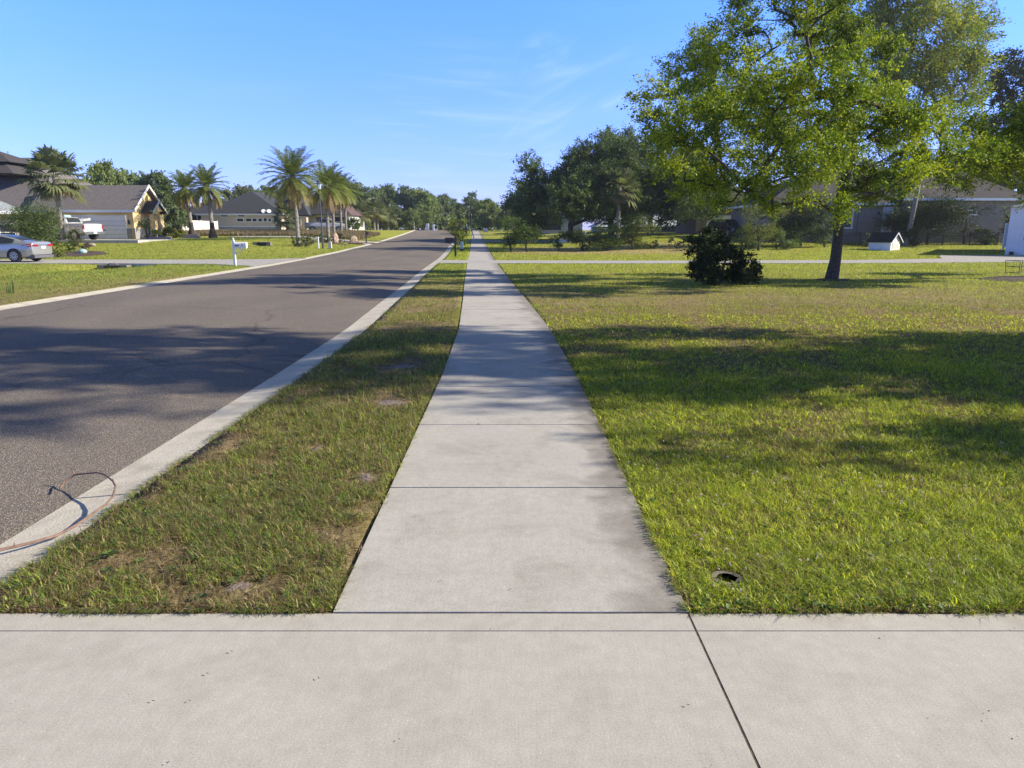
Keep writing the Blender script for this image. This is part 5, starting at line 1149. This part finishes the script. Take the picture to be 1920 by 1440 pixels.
q = gp(1362, 76); car('black_car', (q[0], 76, q[2]), R(-70), SUVS, 'black car parked before the white garage door, half hidden by bushes', 'car', paint('black_paint', (.012, .013, .015), .3, .2), [(-1.9, -.75), (-.7, .6)], (-1.4, 1.45), .36, .82, (.45, 1.25), (-2.25, -1.95))
q = gp(613, 106); car('white_truck', (q[0], 106, q[2]), R(8), PICK, 'white pickup truck far behind the date palm clump', 'pickup truck', bpy.data.materials['white_paint'], [(-.75, .1), (.16, .95)], (-1.85, 1.85), .40, .86, (.8, 1.32), (-.98, -.82))
q = gp(866, 128); car('dark_car', (q[0], 128, q[2]), R(95), SUVS, 'distant dark car in the verge beyond the black mailbox', 'car', bpy.data.materials['black_paint'], [(-1.9, -.75), (-.7, .6)], (-1.4, 1.45), .36, .82, (.45, 1.25), (-2.25, -1.95))
# boat behind the pickup
a_, b_ = W(108, 415, 66.5), W(165, 415, 66.5); zt = float(W(150, 408, 67)[2]); BO = empty('boat', ((a_[0] + b_[0]) / 2, 66.9, zt - 1.25), 'white motor boat on its trailer behind the pickup', 'boat'); Lb = b_[0] - a_[0]
v = []; NS = 9
for i in range(NS):
    t = i / (NS - 1); x = -Lb / 2 + Lb * t; wd = .95 * (1 - max(0, t - .35) ** 2 / .43); rise = .18 * t ** 2
    v += [(x, -wd, 1.0 + rise), (x, -wd * .82, .75 + rise * 1.4), (x, 0, .6 + rise * 2.4), (x, wd * .82, .75 + rise * 1.4), (x, wd, 1.0 + rise), (x, 0, 1.05 + rise)]
fs = [(i * 6 + j, i * 6 + (j + 1) % 6, (i + 1) * 6 + (j + 1) % 6, (i + 1) * 6 + j) for i in range(NS - 1) for j in range(6)] + [tuple(range(6)), tuple((NS - 1) * 6 + j for j in range(6))]
_MB().add(v, fs).build('hull', WHITE, BO)
m = _MB()
for x in (.2, .9, 1.5): m.tube([(x, -.7, 1.0), (x, -.7, 1.45)], .015, 5)
m.tube([(-1.5, -.7, 1.45), (1.5, -.7, 1.45), (1.95, 0, 1.5)], .015, 5); m.build('railing', RIM, BO)
m = _MB(); m.prism([(-1.5, 1.0), (-.5, 1.0), (-.7, 1.5), (-1.4, 1.5)], -.5, .5, 'y'); m.build('console', pm('teal_cover', (.35, .5, .46)), BO)
m = _MB(); m.box(-2, 2.4, -.5, -.4, .08, .16); m.box(-2, 2.4, .4, .5, .08, .16); m.tube([(-1.2, -.9, -.35), (-1.2, -.65, -.35)], .32, 14); m.tube([(-1.2, .65, -.35), (-1.2, .9, -.35)], .32, 14); m.build('trailer', DARKM, BO)

# ---------------------------------------------------------------- street furniture
def mailbox(name, q, rz, label, body, postm, hb=1.05, finial=True, sc_=1.0, plate=True):
    r = empty(name, q, label, 'mailbox', rz=rz); w2 = .055
    _MB().box(-w2, w2, -w2, w2, -.1, 1.18 * sc_).build('post', postm, r, bevel=.006)
    if finial: _MB().tube([(0, 0, 1.18 * sc_), (0, 0, 1.20 * sc_), (0, 0, 1.24 * sc_), (0, 0, 1.29 * sc_), (0, 0, 1.33 * sc_)], [.06, .07, .03, .04, .008], 10).build('finial', postm, r, smooth=True)
    _MB().box(.055, .62, -.045, .045, .80 * sc_, .85 * sc_).build('arm', postm, r)
    pts = [(.06, 0, .56), (.18, 0, .60), (.28, 0, .66), (.36, 0, .77), (.37, 0, .80)]; _MB().tube([(a, b, c * sc_) for a, b, c in pts], .022, 8).build('brace', postm, r, smooth=True)
    pr_ = [(-.11, 0), (.11, 0), (.11, .15)] + [(.11 * cos(t), .15 + .11 * sin(t)) for t in np.linspace(.3, pi - .3, 7)] + [(-.11, .15)]
    z0 = .855 * sc_; _MB().prism([(a, b + z0) for a, b in pr_], .07, .60, 'x').build('box', body, r)
    d = _MB().prism([(a * 1.06, b * 1.04 + z0 - .004) for a, b in pr_], .602, .64, 'x').build('door', body, r)
    _MB().box(.64, .665, -.02, .02, z0 + .19, z0 + .22).build('handle', body, d)
    if plate:
        for sg in (-1,): _MB().box(.10, .30, sg * .114 - .003, sg * .114, z0 + .06, z0 + .12).build('number_plate', plate, r)
    _MB().box(.44, .47, -.118, -.112, z0 + .05, z0 + .22).build('flag', plate or body, r)
    return r
q = P(441, 497.5); mailbox('mailbox', q, 0, 'white mailbox on a white post beside the left driveway', WHITE, WHITE, plate=pm('plate_dark', (.12, .14, .18)))
q = P(854, 481.5); mailbox('mailbox', q, pi, 'black mailbox on a black post between road and sidewalk', DARKM, DARKM, finial=False, sc_=1.12, plate=pm('plate_grey', (.32, .33, .34)))
q = P(687, 456); mailbox('mailbox', q, -.9, 'small dark mailbox across the road beside the gravel drive', DARKM, DARKM, finial=False, sc_=1.1, plate=None)
def box_thing(name, q, w_, d_, h, label, cat, m1, cap=None, taper=.9):
    r = empty(name, q, label, cat); m = _MB(); a, b = w_ / 2, d_ / 2
    v = [(-a, -b, 0), (a, -b, 0), (a, b, 0), (-a, b, 0)] + [(x * taper, y * taper, h) for x, y in ((-a, -b), (a, -b), (a, b), (-a, b))]
    m.add(v, [(0, 3, 2, 1), (4, 5, 6, 7), (0, 1, 5, 4), (1, 2, 6, 5), (2, 3, 7, 6), (3, 0, 4, 7)]); m.build('body', m1, r, bevel=.015)
    if cap: a *= 1.05; b *= 1.05; _MB().box(-a, a, -b, b, h * .0 - .0, h * .22).build('base', cap, r)
    return r
GRN = pm('pale_green_plastic', (.42, .50, .46), (.36, .44, .40), 4, .6); BEI = pm('beige_plastic', (.55, .53, .46), (.5, .48, .42), 4, .6)
box_thing('cable_pedestal', P(866, 470.5), .26, .26, .72, 'pale green cable pedestal with dark base beside the sidewalk', 'utility box', GRN, DARKM)
box_thing('cable_pedestal', P(619, 466), .3, .25, .55, 'grey utility pedestal right of the street lamp', 'utility box', BEI)
box_thing('marker_post', P(597, 466.3), .14, .14, .95, 'short white marker post left of the street lamp', 'marker post', WHITE, taper=.95)
box_thing('utility_box', gp(802, 150), .66, .5, 1.35, 'white utility cabinet beyond the end of the road, left one', 'utility box', WHITE)
box_thing('utility_box', gp(813, 150), .40, .4, 1.25, 'narrow white utility cabinet beyond the road end, right one', 'utility box', WHITE)
box_thing('marker_post', gp(777, 150), .14, .14, 1.7, 'thin pale post at the left of the road end', 'marker post', BEI)
box_thing('utility_box', gp(872, 138), .9, .6, 1.5, 'grey cabinet next to the distant tall lamp', 'utility box', GREYW)
box_thing('bench_box', gp(1060, 78), 1.3, .5, .45, 'low pale bench under the left live oak', 'bench', BEI, taper=1)
def lamp_post(q, h, label, lean=0, k_=1.0):
    r = empty('street_lamp', q, label, 'street lamp'); r.rotation_euler = (0, lean, 0)
    _MB().tube([(0, 0, -.1), (0, 0, .5), (0, 0, .52), (0, 0, h)], [.10, .09, .06, .045], 10).build('pole', pm('lamp_grey', (.05, .055, .06), (.08, .085, .09), 6, .5), r)
    _MB().tube([(0, 0, h), (0, 0, h + .06 * k_), (0, 0, h + .10 * k_)], [.06 * k_, .11 * k_, .13 * k_], 10).build('collar', bpy.data.materials['lamp_grey'], r)
    _MB().tube([(0, 0, h + .10 * k_), (0, 0, h + .50 * k_)], [.13 * k_, .20 * k_], 8).build('lantern', pm('lantern_glass', (.50, .55, .56), (.42, .47, .48), 3, .2), r)
    _MB().tube([(0, 0, h + .50 * k_), (0, 0, h + .54 * k_), (0, 0, h + .66 * k_), (0, 0, h + .78 * k_)], [.25 * k_, .24 * k_, .09 * k_, .02], 8).build('cap', bpy.data.materials['lamp_grey'], r)
q = P(606, 466.5); lamp_post(q, float(W(603, 357, q[1])[2]) - q[2], 'tall street lamp with a glass lantern before the date palms', lean=-.012)
q = gp(880, 128); lamp_post(q, float(W(880, 389, 128)[2]) - q[2], 'distant lamp post beside the far end of the sidewalk', k_=.55)
q = gp(884.5, 142); lamp_post(q, float(W(884, 404, 142)[2]) - q[2], 'shorter lamp post just right of the distant lamp post', k_=.5)
# small signs and stakes
q = gp(910, 122); r = empty('yard_sign', q, 'small white and blue sign on the lawn right of the far sidewalk', 'sign')
_MB().box(-.38, .38, -.02, .02, .35, 1.0).build('panel', pm('sign_blue', (.45, .50, .62)), r); _MB().box(-.38, .38, -.024, -.0205, .80, 1.0).build('header', WHITE, r)
m = _MB(); m.box(-.36, -.33, -.01, .01, -.1, .35); m.box(.33, .36, -.01, .01, -.1, .35); m.build('leg', DARKM, r)
q = P(889.5, 450.5); m = _MB(); m.tube([(0, 0, -.1), (-.28, .1, 1.15)], .06, 8); o = m.build('leaning_stake', WHITE); o.location = q; tag(o, 'white leaning stake at the left edge of the far sidewalk', 'stake')
q = P(1037, 470); m = _MB(); m.tube([(0, 0, -.1), (.02, 0, .75)], .035, 8); o = m.build('garden_stake', WHITE); o.location = q; tag(o, 'white stake beside the thin young bush', 'stake')
q = gp(1097, 70); m = _MB(); m.tube([(0, 0, -.1), (0, 0, 1.3)], .09, 8); o = m.build('wooden_post', GREYW); o.location = q; tag(o, 'grey wooden post before the left live oak', 'post')
# boulders
def boulder(q, s, label, c, seed):
    rg = np.random.default_rng(seed); n, k = 9, 12; v = []
    for i in range(n + 1):
        a = pi * i / n
        for j in range(k):
            b = 2 * pi * j / k; d = 1 + .22 * sin(3 * b + seed) * sin(a) + rg.uniform(-.08, .08); v.append((s[0] * sin(a) * cos(b) * d, s[1] * sin(a) * sin(b) * d, s[2] * .45 - s[2] * .62 * cos(a) * (1 + .1 * sin(b))))
    m = _MB(); m.add(v, [(i * k + j, i * k + (j + 1) % k, (i + 1) * k + (j + 1) % k, (i + 1) * k + j) for i in range(n) for j in range(k)])
    o = m.build('boulder', pm('rock' + str(seed), c, tuple(v_ * .6 for v_ in c), 5, .95, .8, 9)); o.location = q; tag(o, label, 'boulder')
boulder(P(629, 456.5), (.28, .3, .95), 'upright pinkish boulder right of the street lamp', (.52, .36, .28), 1)
boulder(P(663, 456), (.36, .3, .72), 'pointed tan boulder on the gravel beside the dark mailbox', (.58, .44, .30), 2)
boulder(P(668, 458), (.75, .4, .28), 'low reddish heap of stones at the foot of the pointed boulder', (.42, .27, .24), 3)
boulder(P(172, 462), (.30, .25, .22), 'small tan rock at the right end of the garden bed', (.45, .36, .28), 4)
q = gp(152, 49); m = _MB(); m.tube([(0, 0, 0), (0, 0, .05), (0, 0, .2), (0, 0, .33), (0, 0, .38)], [.1, .22, .30, .2, .03], 14); o = m.build('garden_ball', pm('glazed_green', (.34, .48, .42), (.3, .43, .38), 3, .2), smooth=True); o.location = q; tag(o, 'pale green glazed ball in the garden bed', 'garden ornament')
# garden bed of mulch
MUL = pm('mulch', (.11, .075, .05), (.05, .035, .028), 18, 1, .9, 24)
def bed(q, a, b, label, n=26, h=.08):
    v = [(0, 0, h + .02)]; k = 3
    for i in range(1, k + 1):
        for j in range(n):
            t = 2 * pi * j / n; w_ = (1 + .10 * sin(3 * t + a) + .05 * sin(7 * t)); x, y = a * i / k * cos(t) * w_, b * i / k * sin(t) * w_
            v.append((x, y, float(G(q[0] + x, q[1] + y)) - q[2] + (h if i < k else -.04)))
    fs = [(0, 1 + j, 1 + (j + 1) % n) for j in range(n)] + [(1 + (i - 1) * n + j, 1 + i * n + j, 1 + i * n + (j + 1) % n, 1 + (i - 1) * n + (j + 1) % n) for i in range(1, k) for j in range(n)]
    o = _MB().add(v, fs).build('mulch_bed', MUL); o.location = q; tag(o, label, kind='structure')
bed(gp(135, 49), 2.2, 2.8, 'mulched garden bed below the cabbage palm')
bed(np.array([B2[0] - 1.2, B2[1] - .6, float(G(B2[0], B2[1]))]), 2.6, 1.5, 'leaf litter below the tree at the right edge', h=.05)
bed(np.array([B0[0] + .1, B0[1], 0]), .75, .6, 'bare earth ring at the foot of the big lawn tree', h=.03)
bed(gp(668, 77), 3.4, 1.6, 'pinkish stone bed beside the gravel drive', h=.05)
bed(gp(610, 71), 2.6, 1.3, 'planting bed at the foot of the palm beside the street lamp', h=.06)
# culverts under the drives
def culvert(x, y, label, zoff=0):
    z = float(G(x, y - .3)); r = empty('culvert', (x, y, z), label, 'culvert')
    m = _MB(); top = .36
    m.box(-.75, -.42, -.25, .2, -.1, top); m.box(.42, .75, -.25, .2, -.1, top); m.box(-.75, .75, -.26, .2, top + .002, top + .05)
    m.build('headwall', pm('stained_concrete', (.26, .23, .19), (.15, .13, .11), 6, .9), r)
    _MB().box(-.418, .418, .0, .15, -.05, top).build('opening', DARKM, r)
    m = _MB(); m.tube([(0, -.22, .12), (0, -.05, .12)], [.40, .40], 20, cap=False); m.build('pipe_rim', pm('rust', (.16, .09, .06)), r)
culvert(CUL1[0], 36.5, 'concrete culvert end with a dark opening under the left driveway'); culvert(CUL2[0], 62.6, 'farther culvert end in the swale left of the tallest date palm')
# little white pump house with a black roof
q = P(1657, 468); r = empty('pump_house', q, 'small white kennel-like pump house with a black gable roof on the right lawn', 'pump house', rz=R(38)); PW2, PD, PH, PR = .78, .85, .62, 1.28
_MB().box(-PW2, PW2, -PD, PD, -.1, PH).build('wall', wsh, r)
_MB().prism([(-PW2, PH + .002), (PW2, PH + .002), (0, PR - .06)], -PD + .01, PD - .01, 'y').build('gable', WHITE, r)
_MB().prism([(-PW2 - .16, PH - .06), (0, PR), (PW2 + .16, PH - .06), (PW2 + .16, PH - .01), (0, PR + .06), (-PW2 - .16, PH - .01)], -PD - .14, PD + .14, 'y').build('roof', pm('black_shingle', (.012, .012, .014), (.02, .02, .022), 12, .9), r)
_MB().prism([(-PW2 - .17, PH - .10), (0, PR - .04), (PW2 + .17, PH - .10), (PW2 + .17, PH - .01), (0, PR + .05), (-PW2 - .17, PH - .01)], -PD - .17, -PD - .142, 'y').build('barge_board', WHITE, r)
f_ = _MB().box(-.52, .52, -PD - .03, -PD - .002, .02, PH - .06).build('hatch', WHITE, r); _MB().box(-.42, .42, -PD - .036, -PD - .031, .10, PH - .14).build('hatch_panel', pm('beige_panel', (.62, .58, .50)), f_)
# black wire cage on the lawn
q = P(1912, 512); r = empty('wire_cage', q, 'black wire cage standing on the lawn at the right edge', 'wire cage', rz=.2); m = _MB()
for x, y in ((-.36, -.3), (.36, -.3), (.36, .3), (-.36, .3)): m.tube([(x, y, 0), (x * 1.12, y * 1.1, .48)], .012, 5)
for z in (.02, .25, .48):
    s_ = 1 + .12 * z / .48; c4 = [(-.36 * s_, -.3 * s_, z), (.36 * s_, -.3 * s_, z), (.36 * s_, .3 * s_, z), (-.36 * s_, .3 * s_, z), (-.36 * s_, -.3 * s_, z)]; m.tube(c4, .010, 5)
m.build('frame', DARKM, r)
m = _MB(); m.tube([(.18 * cos(t) + .05, -.31, .24 + .2 * sin(t)) for t in np.linspace(-1.6, 1.9, 14)], .010, 5); m.tube([(.12 * cos(t) - .1, -.31, .26 + .2 * sin(t)) for t in np.linspace(-1.4, 1.4, 10)], .008, 5)
for i in range(1, 9): x = -.36 + .72 * i / 9; m.tube([(x, -.3, .02), (x * 1.12, -.335, .48)], .003, 4); m.tube([(x, .3, .02), (x * 1.12, .335, .48)], .003, 4)
for i in range(1, 6): z = .48 * i / 6; s_ = 1 + .12 * z / .48; m.tube([(-.36 * s_, -.3 * s_, z), (.36 * s_, -.3 * s_, z)], .003, 4)
m.build('mesh', DARKM, r)
# valve box in the grass
r = empty('valve_box', (VALVE[0], VALVE[1], -.02), 'round concrete valve box with a dark lid set in the near right grass', 'valve box')
_MB().tube([(0, 0, -.05), (0, 0, .008), (0, 0, .013), (0, 0, .013), (0, 0, .006)], [.078, .078, .072, .046, .044], 24).build('ring', bpy.data.materials['stained_concrete'], r)
_MB().tube([(0, 0, -.04), (0, 0, .009), (0, 0, .011)], [.043, .043, .041], 24).build('lid', pm('slate_lid', (.12, .14, .17), (.08, .10, .12), 20, .5), r)
# stick on the kerb
pts = [(-25, 1040, .006), (0, 1031, .006), (27, 1025, .006), (62, 1017, .007), (107, 1004, .008), (140, 986, .012), (160, 973, .022), (175, 962, .035), (200, 945, .055), (212, 930, .07), (217, 912, .085), (212, 902, .092), (197, 890, .094), (182, 886, .088), (160, 888, .07), (140, 890, .045), (128, 899, .022), (120, 903, .012), (117, 910, .006), (113, 916, .003)]
tp = []
def hit(px, py, zh):
    b = (720 - py) / FPX; k = (zh - CAM_H) / (-sP + b * cP); return ((px - 960) / FPX * k, k * (cP + b * sP), zh)
pts3 = [hit(a, b, c + (.0 if a < 190 else -.0)) for a, b, c in pts]
rr_ = list(np.linspace(.0085, .0045, len(pts3)))
m = _MB(); m.tube(pts3, rr_, 7); p = pts3[15]; m.tube([p, (p[0] - .02, p[1] + .01, p[2] + .03)], [.006, .004], 5); p = pts3[2]; m.tube([p, (p[0] + .004, p[1], p[2] + .022)], [.005, .003], 5); p = pts3[11]; m.tube([p, (p[0], p[1], p[2] + .02)], [.004, .002], 5)
tag(m.build('bent_stick', pm('dry_twig', (.26, .16, .115), (.15, .095, .07), 30, .8), smooth=True), 'bent reddish brown stick arching over the near kerb', 'stick')

# ---------------------------------------------------------------- loose cover (stuff)
def weeds(name, pts_, h, wd, cols, label, seed, cat='weeds', leanf=.5):
    rg = np.random.default_rng(seed); n = len(pts_); az = rg.uniform(0, 2 * pi, n); hh = h * rg.uniform(.5, 1.3, n); ln = hh * rg.uniform(0, leanf, n)
    s = np.stack([-np.sin(az), np.cos(az), 0 * az], 1) * (wd * rg.uniform(.6, 1.4, n))[:, None]; d = np.stack([np.cos(az), np.sin(az), 0 * az], 1) * ln[:, None]
    b = pts_; t = b + d; t[:, 2] += hh; mdd = b + d * .4; mdd[:, 2] += hh * .6
    v = np.stack([b - s * .5, b + s * .5, mdd + s * .45, mdd - s * .45, t], 1).reshape(-1, 3); i = np.arange(n)[:, None] * 5
    c = np.array(cols)[rg.integers(0, len(cols), n)] * rg.uniform(.7, 1.25, n)[:, None]
    return tag(npmesh(name, v, [i + [0, 1, 2, 3], i + [3, 2, 4]], GRASS, col=np.repeat(c, 5, 0)), label, cat, kind='stuff')
rg = np.random.default_rng(3)
n = 60000; Y = rg.uniform(82, 104, n); px = rg.uniform(300, 770, n); X = (px - 960) / FPX * Y; k = (X < LO(Y) - 2.0); X, Y = X[k], Y[k]
weeds('dry_weeds', np.stack([X, Y, G(X, Y)], 1), .42, .05, [(.26, .20, .13), (.20, .15, .11), (.30, .24, .16), (.14, .15, .06), (.18, .12, .10)], 'field of dry brownish weeds before the far houses', 5)
# seed stalks and broad weeds in the near verge
n = 1500; Y = np.exp(rg.uniform(np.log(4.5), np.log(14), n)); t = rg.random(n); X = RO(Y) + (SL(Y) - RO(Y)) * t; k = (vn(X, Y, .5, 8) > .56); X, Y = X[k], Y[k]
weeds('seed_stalks', np.stack([X, Y, G(X, Y) - .03], 1), .13, .004, [(.42, .34, .19), (.36, .30, .12), (.25, .27, .09)], 'thin straw coloured seed stalks standing in the verge', 6, leanf=.35)
def rosettes(name, X, Y, size, cols, label, seed, nl=7, up=.6, zo=.0):
    rg = np.random.default_rng(seed); n = len(X); V, F, C = [], [], []
    for i in range(n):
        c0 = np.array([X[i], Y[i], float(G(X[i], Y[i])) + zo]); cc = np.array(cols[rg.integers(0, len(cols))]); s = size * rg.uniform(.6, 1.3)
        for k in range(nl):
            a = rg.uniform(0, 2 * pi); d = np.array([cos(a), sin(a), up * rg.uniform(.2, 1.3)]); d /= np.linalg.norm(d); sd2 = np.array([-sin(a), cos(a), 0]) * s * .30; k0 = len(V)
            V += [c0 + d * s * .15, c0 + d * s * .65 + sd2, c0 + d * s * 1.0 + np.array([0, 0, -.1 * s]), c0 + d * s * .65 - sd2]; F.append((k0, k0 + 1, k0 + 2, k0 + 3)); C += [cc * rg.uniform(.8, 1.2)] * 4
    return tag(npmesh(name, np.array(V), [np.array(F)], LEAF, col=np.array(C)), label, 'weeds', kind='stuff')
n = 900; Y = np.exp(rg.uniform(np.log(2.85), np.log(11), n)); X = SR(Y) + .05 + rg.random(n) * (.75 * Y + .6 - SR(Y)); k = (vn(X, Y, .6, 12) > .45) & (((X - VALVE[0]) ** 2 + (Y - VALVE[1]) ** 2) > .04); X, Y = X[k], Y[k]
rosettes('broadleaf_weeds', X, Y, .026, [(.07, .14, .03), (.10, .17, .03), (.16, .21, .04)], 'low broad leaved weeds mixed into the near right lawn', 13, zo=.01)
n = 160; X = rg.uniform(.8, 3.6, n); Y = 2.80 + rg.random(n) ** 2 * .10
rosettes('pennywort', X, Y, .035, [(.10, .20, .04), (.16, .26, .05)], 'small round leaves along the driveway edge', 14, nl=4, up=1.0)
n = 240; Y = np.exp(rg.uniform(np.log(2.85), np.log(9), n)); t = rg.random(n); X = RO(Y) + .05 + (SL(Y) - RO(Y) - .1) * t
rosettes('verge_weeds', X, Y, .034, [(.09, .17, .04), (.12, .18, .05), (.07, .12, .04)], 'broad leaved weeds in the verge', 16, nl=8)
SAND = pm('sand', (.27, .22, .18), (.16, .12, .095), 22, 1, .8, 60)
for a, b_, r in BARE:
    v = [(a, b_, float(G(a, b_)) - .004)]; k = 14
    for j in range(k):
        t = 2 * pi * j / k; rr = r * (.62 + .20 * sin(2 * t + a * 9) + .07 * sin(3 * t + b_ * 7)); v.append((a + rr * cos(t), b_ + rr * sin(t) * 1.3, float(G(a, b_)) - .0125))
    tag(_MB().add(v, [(0, 1 + j, 1 + (j + 1) % k) for j in range(k)]).build('sandy_patch', SAND), 'small bare sandy patch in the verge', kind='structure')
# tiny pale flowers
n = 300; Y = np.exp(rg.uniform(np.log(2.9), np.log(8), n)); X = SR(Y) + .05 + rg.random(n) * (.72 * Y - SR(Y)); k = vn(X, Y, .5, 30) > .55; X, Y = X[k], Y[k]
c = np.stack([X, Y, G(X, Y) + rg.uniform(.02, .045, len(X))], 1); c = np.repeat(c, 5, 0) + rg.normal(size=(len(X) * 5, 3)) * .004; v, f = leaf_arrays(c, .009, rg, .8)
tag(npmesh('tiny_flowers', v, [f], LEAF, col=np.tile(np.array([.62, .52, .58]), (len(v), 1))), 'tiny whitish flowers scattered over the near right lawn', 'flowers', kind='stuff')
# dead leaves and thatch bits lying in the verge and along edges
n = 9000; Y = np.exp(rg.uniform(np.log(2.82), np.log(16), n)); s_ = rg.random(n); X = np.where(s_ < .72, RO(Y) + (SL(Y) - RO(Y)) * rg.random(n), SR(Y) + rg.random(n) ** 2 * (.7 * Y))
k = (vn(X, Y, .45, 1) > .42) | (rg.random(n) < .2); X, Y = X[k], Y[k]; k = (((X - VALVE[0]) ** 2 + (Y - VALVE[1]) ** 2) > .03); X, Y = X[k], Y[k]
c = np.stack([X, Y, G(X, Y) - .004 + rg.random(len(X)) * .018], 1); v, f = leaf_arrays(c, .022, rg, .35, up=2.2)
tag(npmesh('leaf_litter', v, [f], LEAF, col=np.repeat(np.array([(.30, .20, .13), (.20, .12, .09), (.40, .31, .22), (.12, .08, .06)])[rg.integers(0, 4, len(c))], 4, 0)), 'dead leaves and bits lying in the grass', 'leaf litter', kind='stuff')
# brown thatch edge along the driveway
n = 5200; X = rg.uniform(-2.5, 4.5, n); X = X[(X < -.80) | (X > .80)]; Y = 2.786 + rg.random(len(X)) ** 1.6 * .055
c = np.stack([X, Y, -.02 + rg.random(len(X)) * .04], 1); v, f = leaf_arrays(c, .02, rg, .3, up=.8)
tag(npmesh('edge_thatch', v, [f], LEAF, col=np.repeat(np.array([(.16, .09, .06), (.10, .06, .04), (.22, .14, .09)])[rg.integers(0, 3, len(c))], 4, 0)), 'brown cut thatch along the driveway edge', 'thatch', kind='stuff')
q = P(20, 549); n = 14; X = q[0] + rg.normal(size=n) * .05; Y = q[1] + rg.normal(size=n) * .05
weeds('tall_weed', np.stack([X, Y, G(X, Y) - .02], 1), .36, .02, [(.07, .11, .03), (.10, .14, .04), (.16, .14, .07)], 'tuft of tall dark weed stems on the left lawn near the road', 8, leanf=.25)
o = bpy.data.objects['tall_weed']; del o['kind']; o['category'] = 'weed'

n = 90; X = rg.uniform(-2.3, 3.0, n); Y = np.where(rg.random(n) < .5, rg.uniform(1.6, 2.7, n), rg.uniform(2.9, 7, n)); X = np.where(Y > 2.8, rg.uniform(-.72, .72, n), X)
c = np.stack([X, Y, np.full(n, .009)], 1); v, f = leaf_arrays(c, .011, rg, .55, up=6)
tag(npmesh('scattered_bits', v, [f], LEAF, col=np.repeat(np.array([(.16, .10, .06), (.10, .08, .06), (.22, .17, .10)])[rg.integers(0, 3, n)], 4, 0)), 'small dry leaf bits lying on the concrete', 'leaf litter', kind='stuff')
jx = [(-.28, 5.84), (-.13, 5.84), (.05, 5.84), (-.55, 4.316), (.2, 10.41), (-.4, 8.89)]
rosettes('joint_weeds', np.array([a for a, b in jx]), np.array([b for a, b in jx]), .016, [(.10, .18, .04), (.16, .22, .05)], 'tiny weeds sprouting from the sidewalk joints', 19, nl=7, up=.9)

# ---------------------------------------------------------------- light morning haze
hm = bpy.data.materials.new('haze'); hm.use_nodes = True; hn = hm.node_tree.nodes; hn.remove(hn['Principled BSDF'])
pv = hn.new('ShaderNodeVolumePrincipled'); pv.inputs['Color'].default_value = (.86, .93, .96, 1); pv.inputs['Density'].default_value = .00030; pv.inputs['Anisotropy'].default_value = .3
hm.node_tree.links.new(pv.outputs[0], hn['Material Output'].inputs['Volume'])
o = _MB().box(-1200, 1200, -60, 1450, -3, 26).build('haze', hm); tag(o, 'thin morning haze over the whole street', 'haze', kind='stuff')
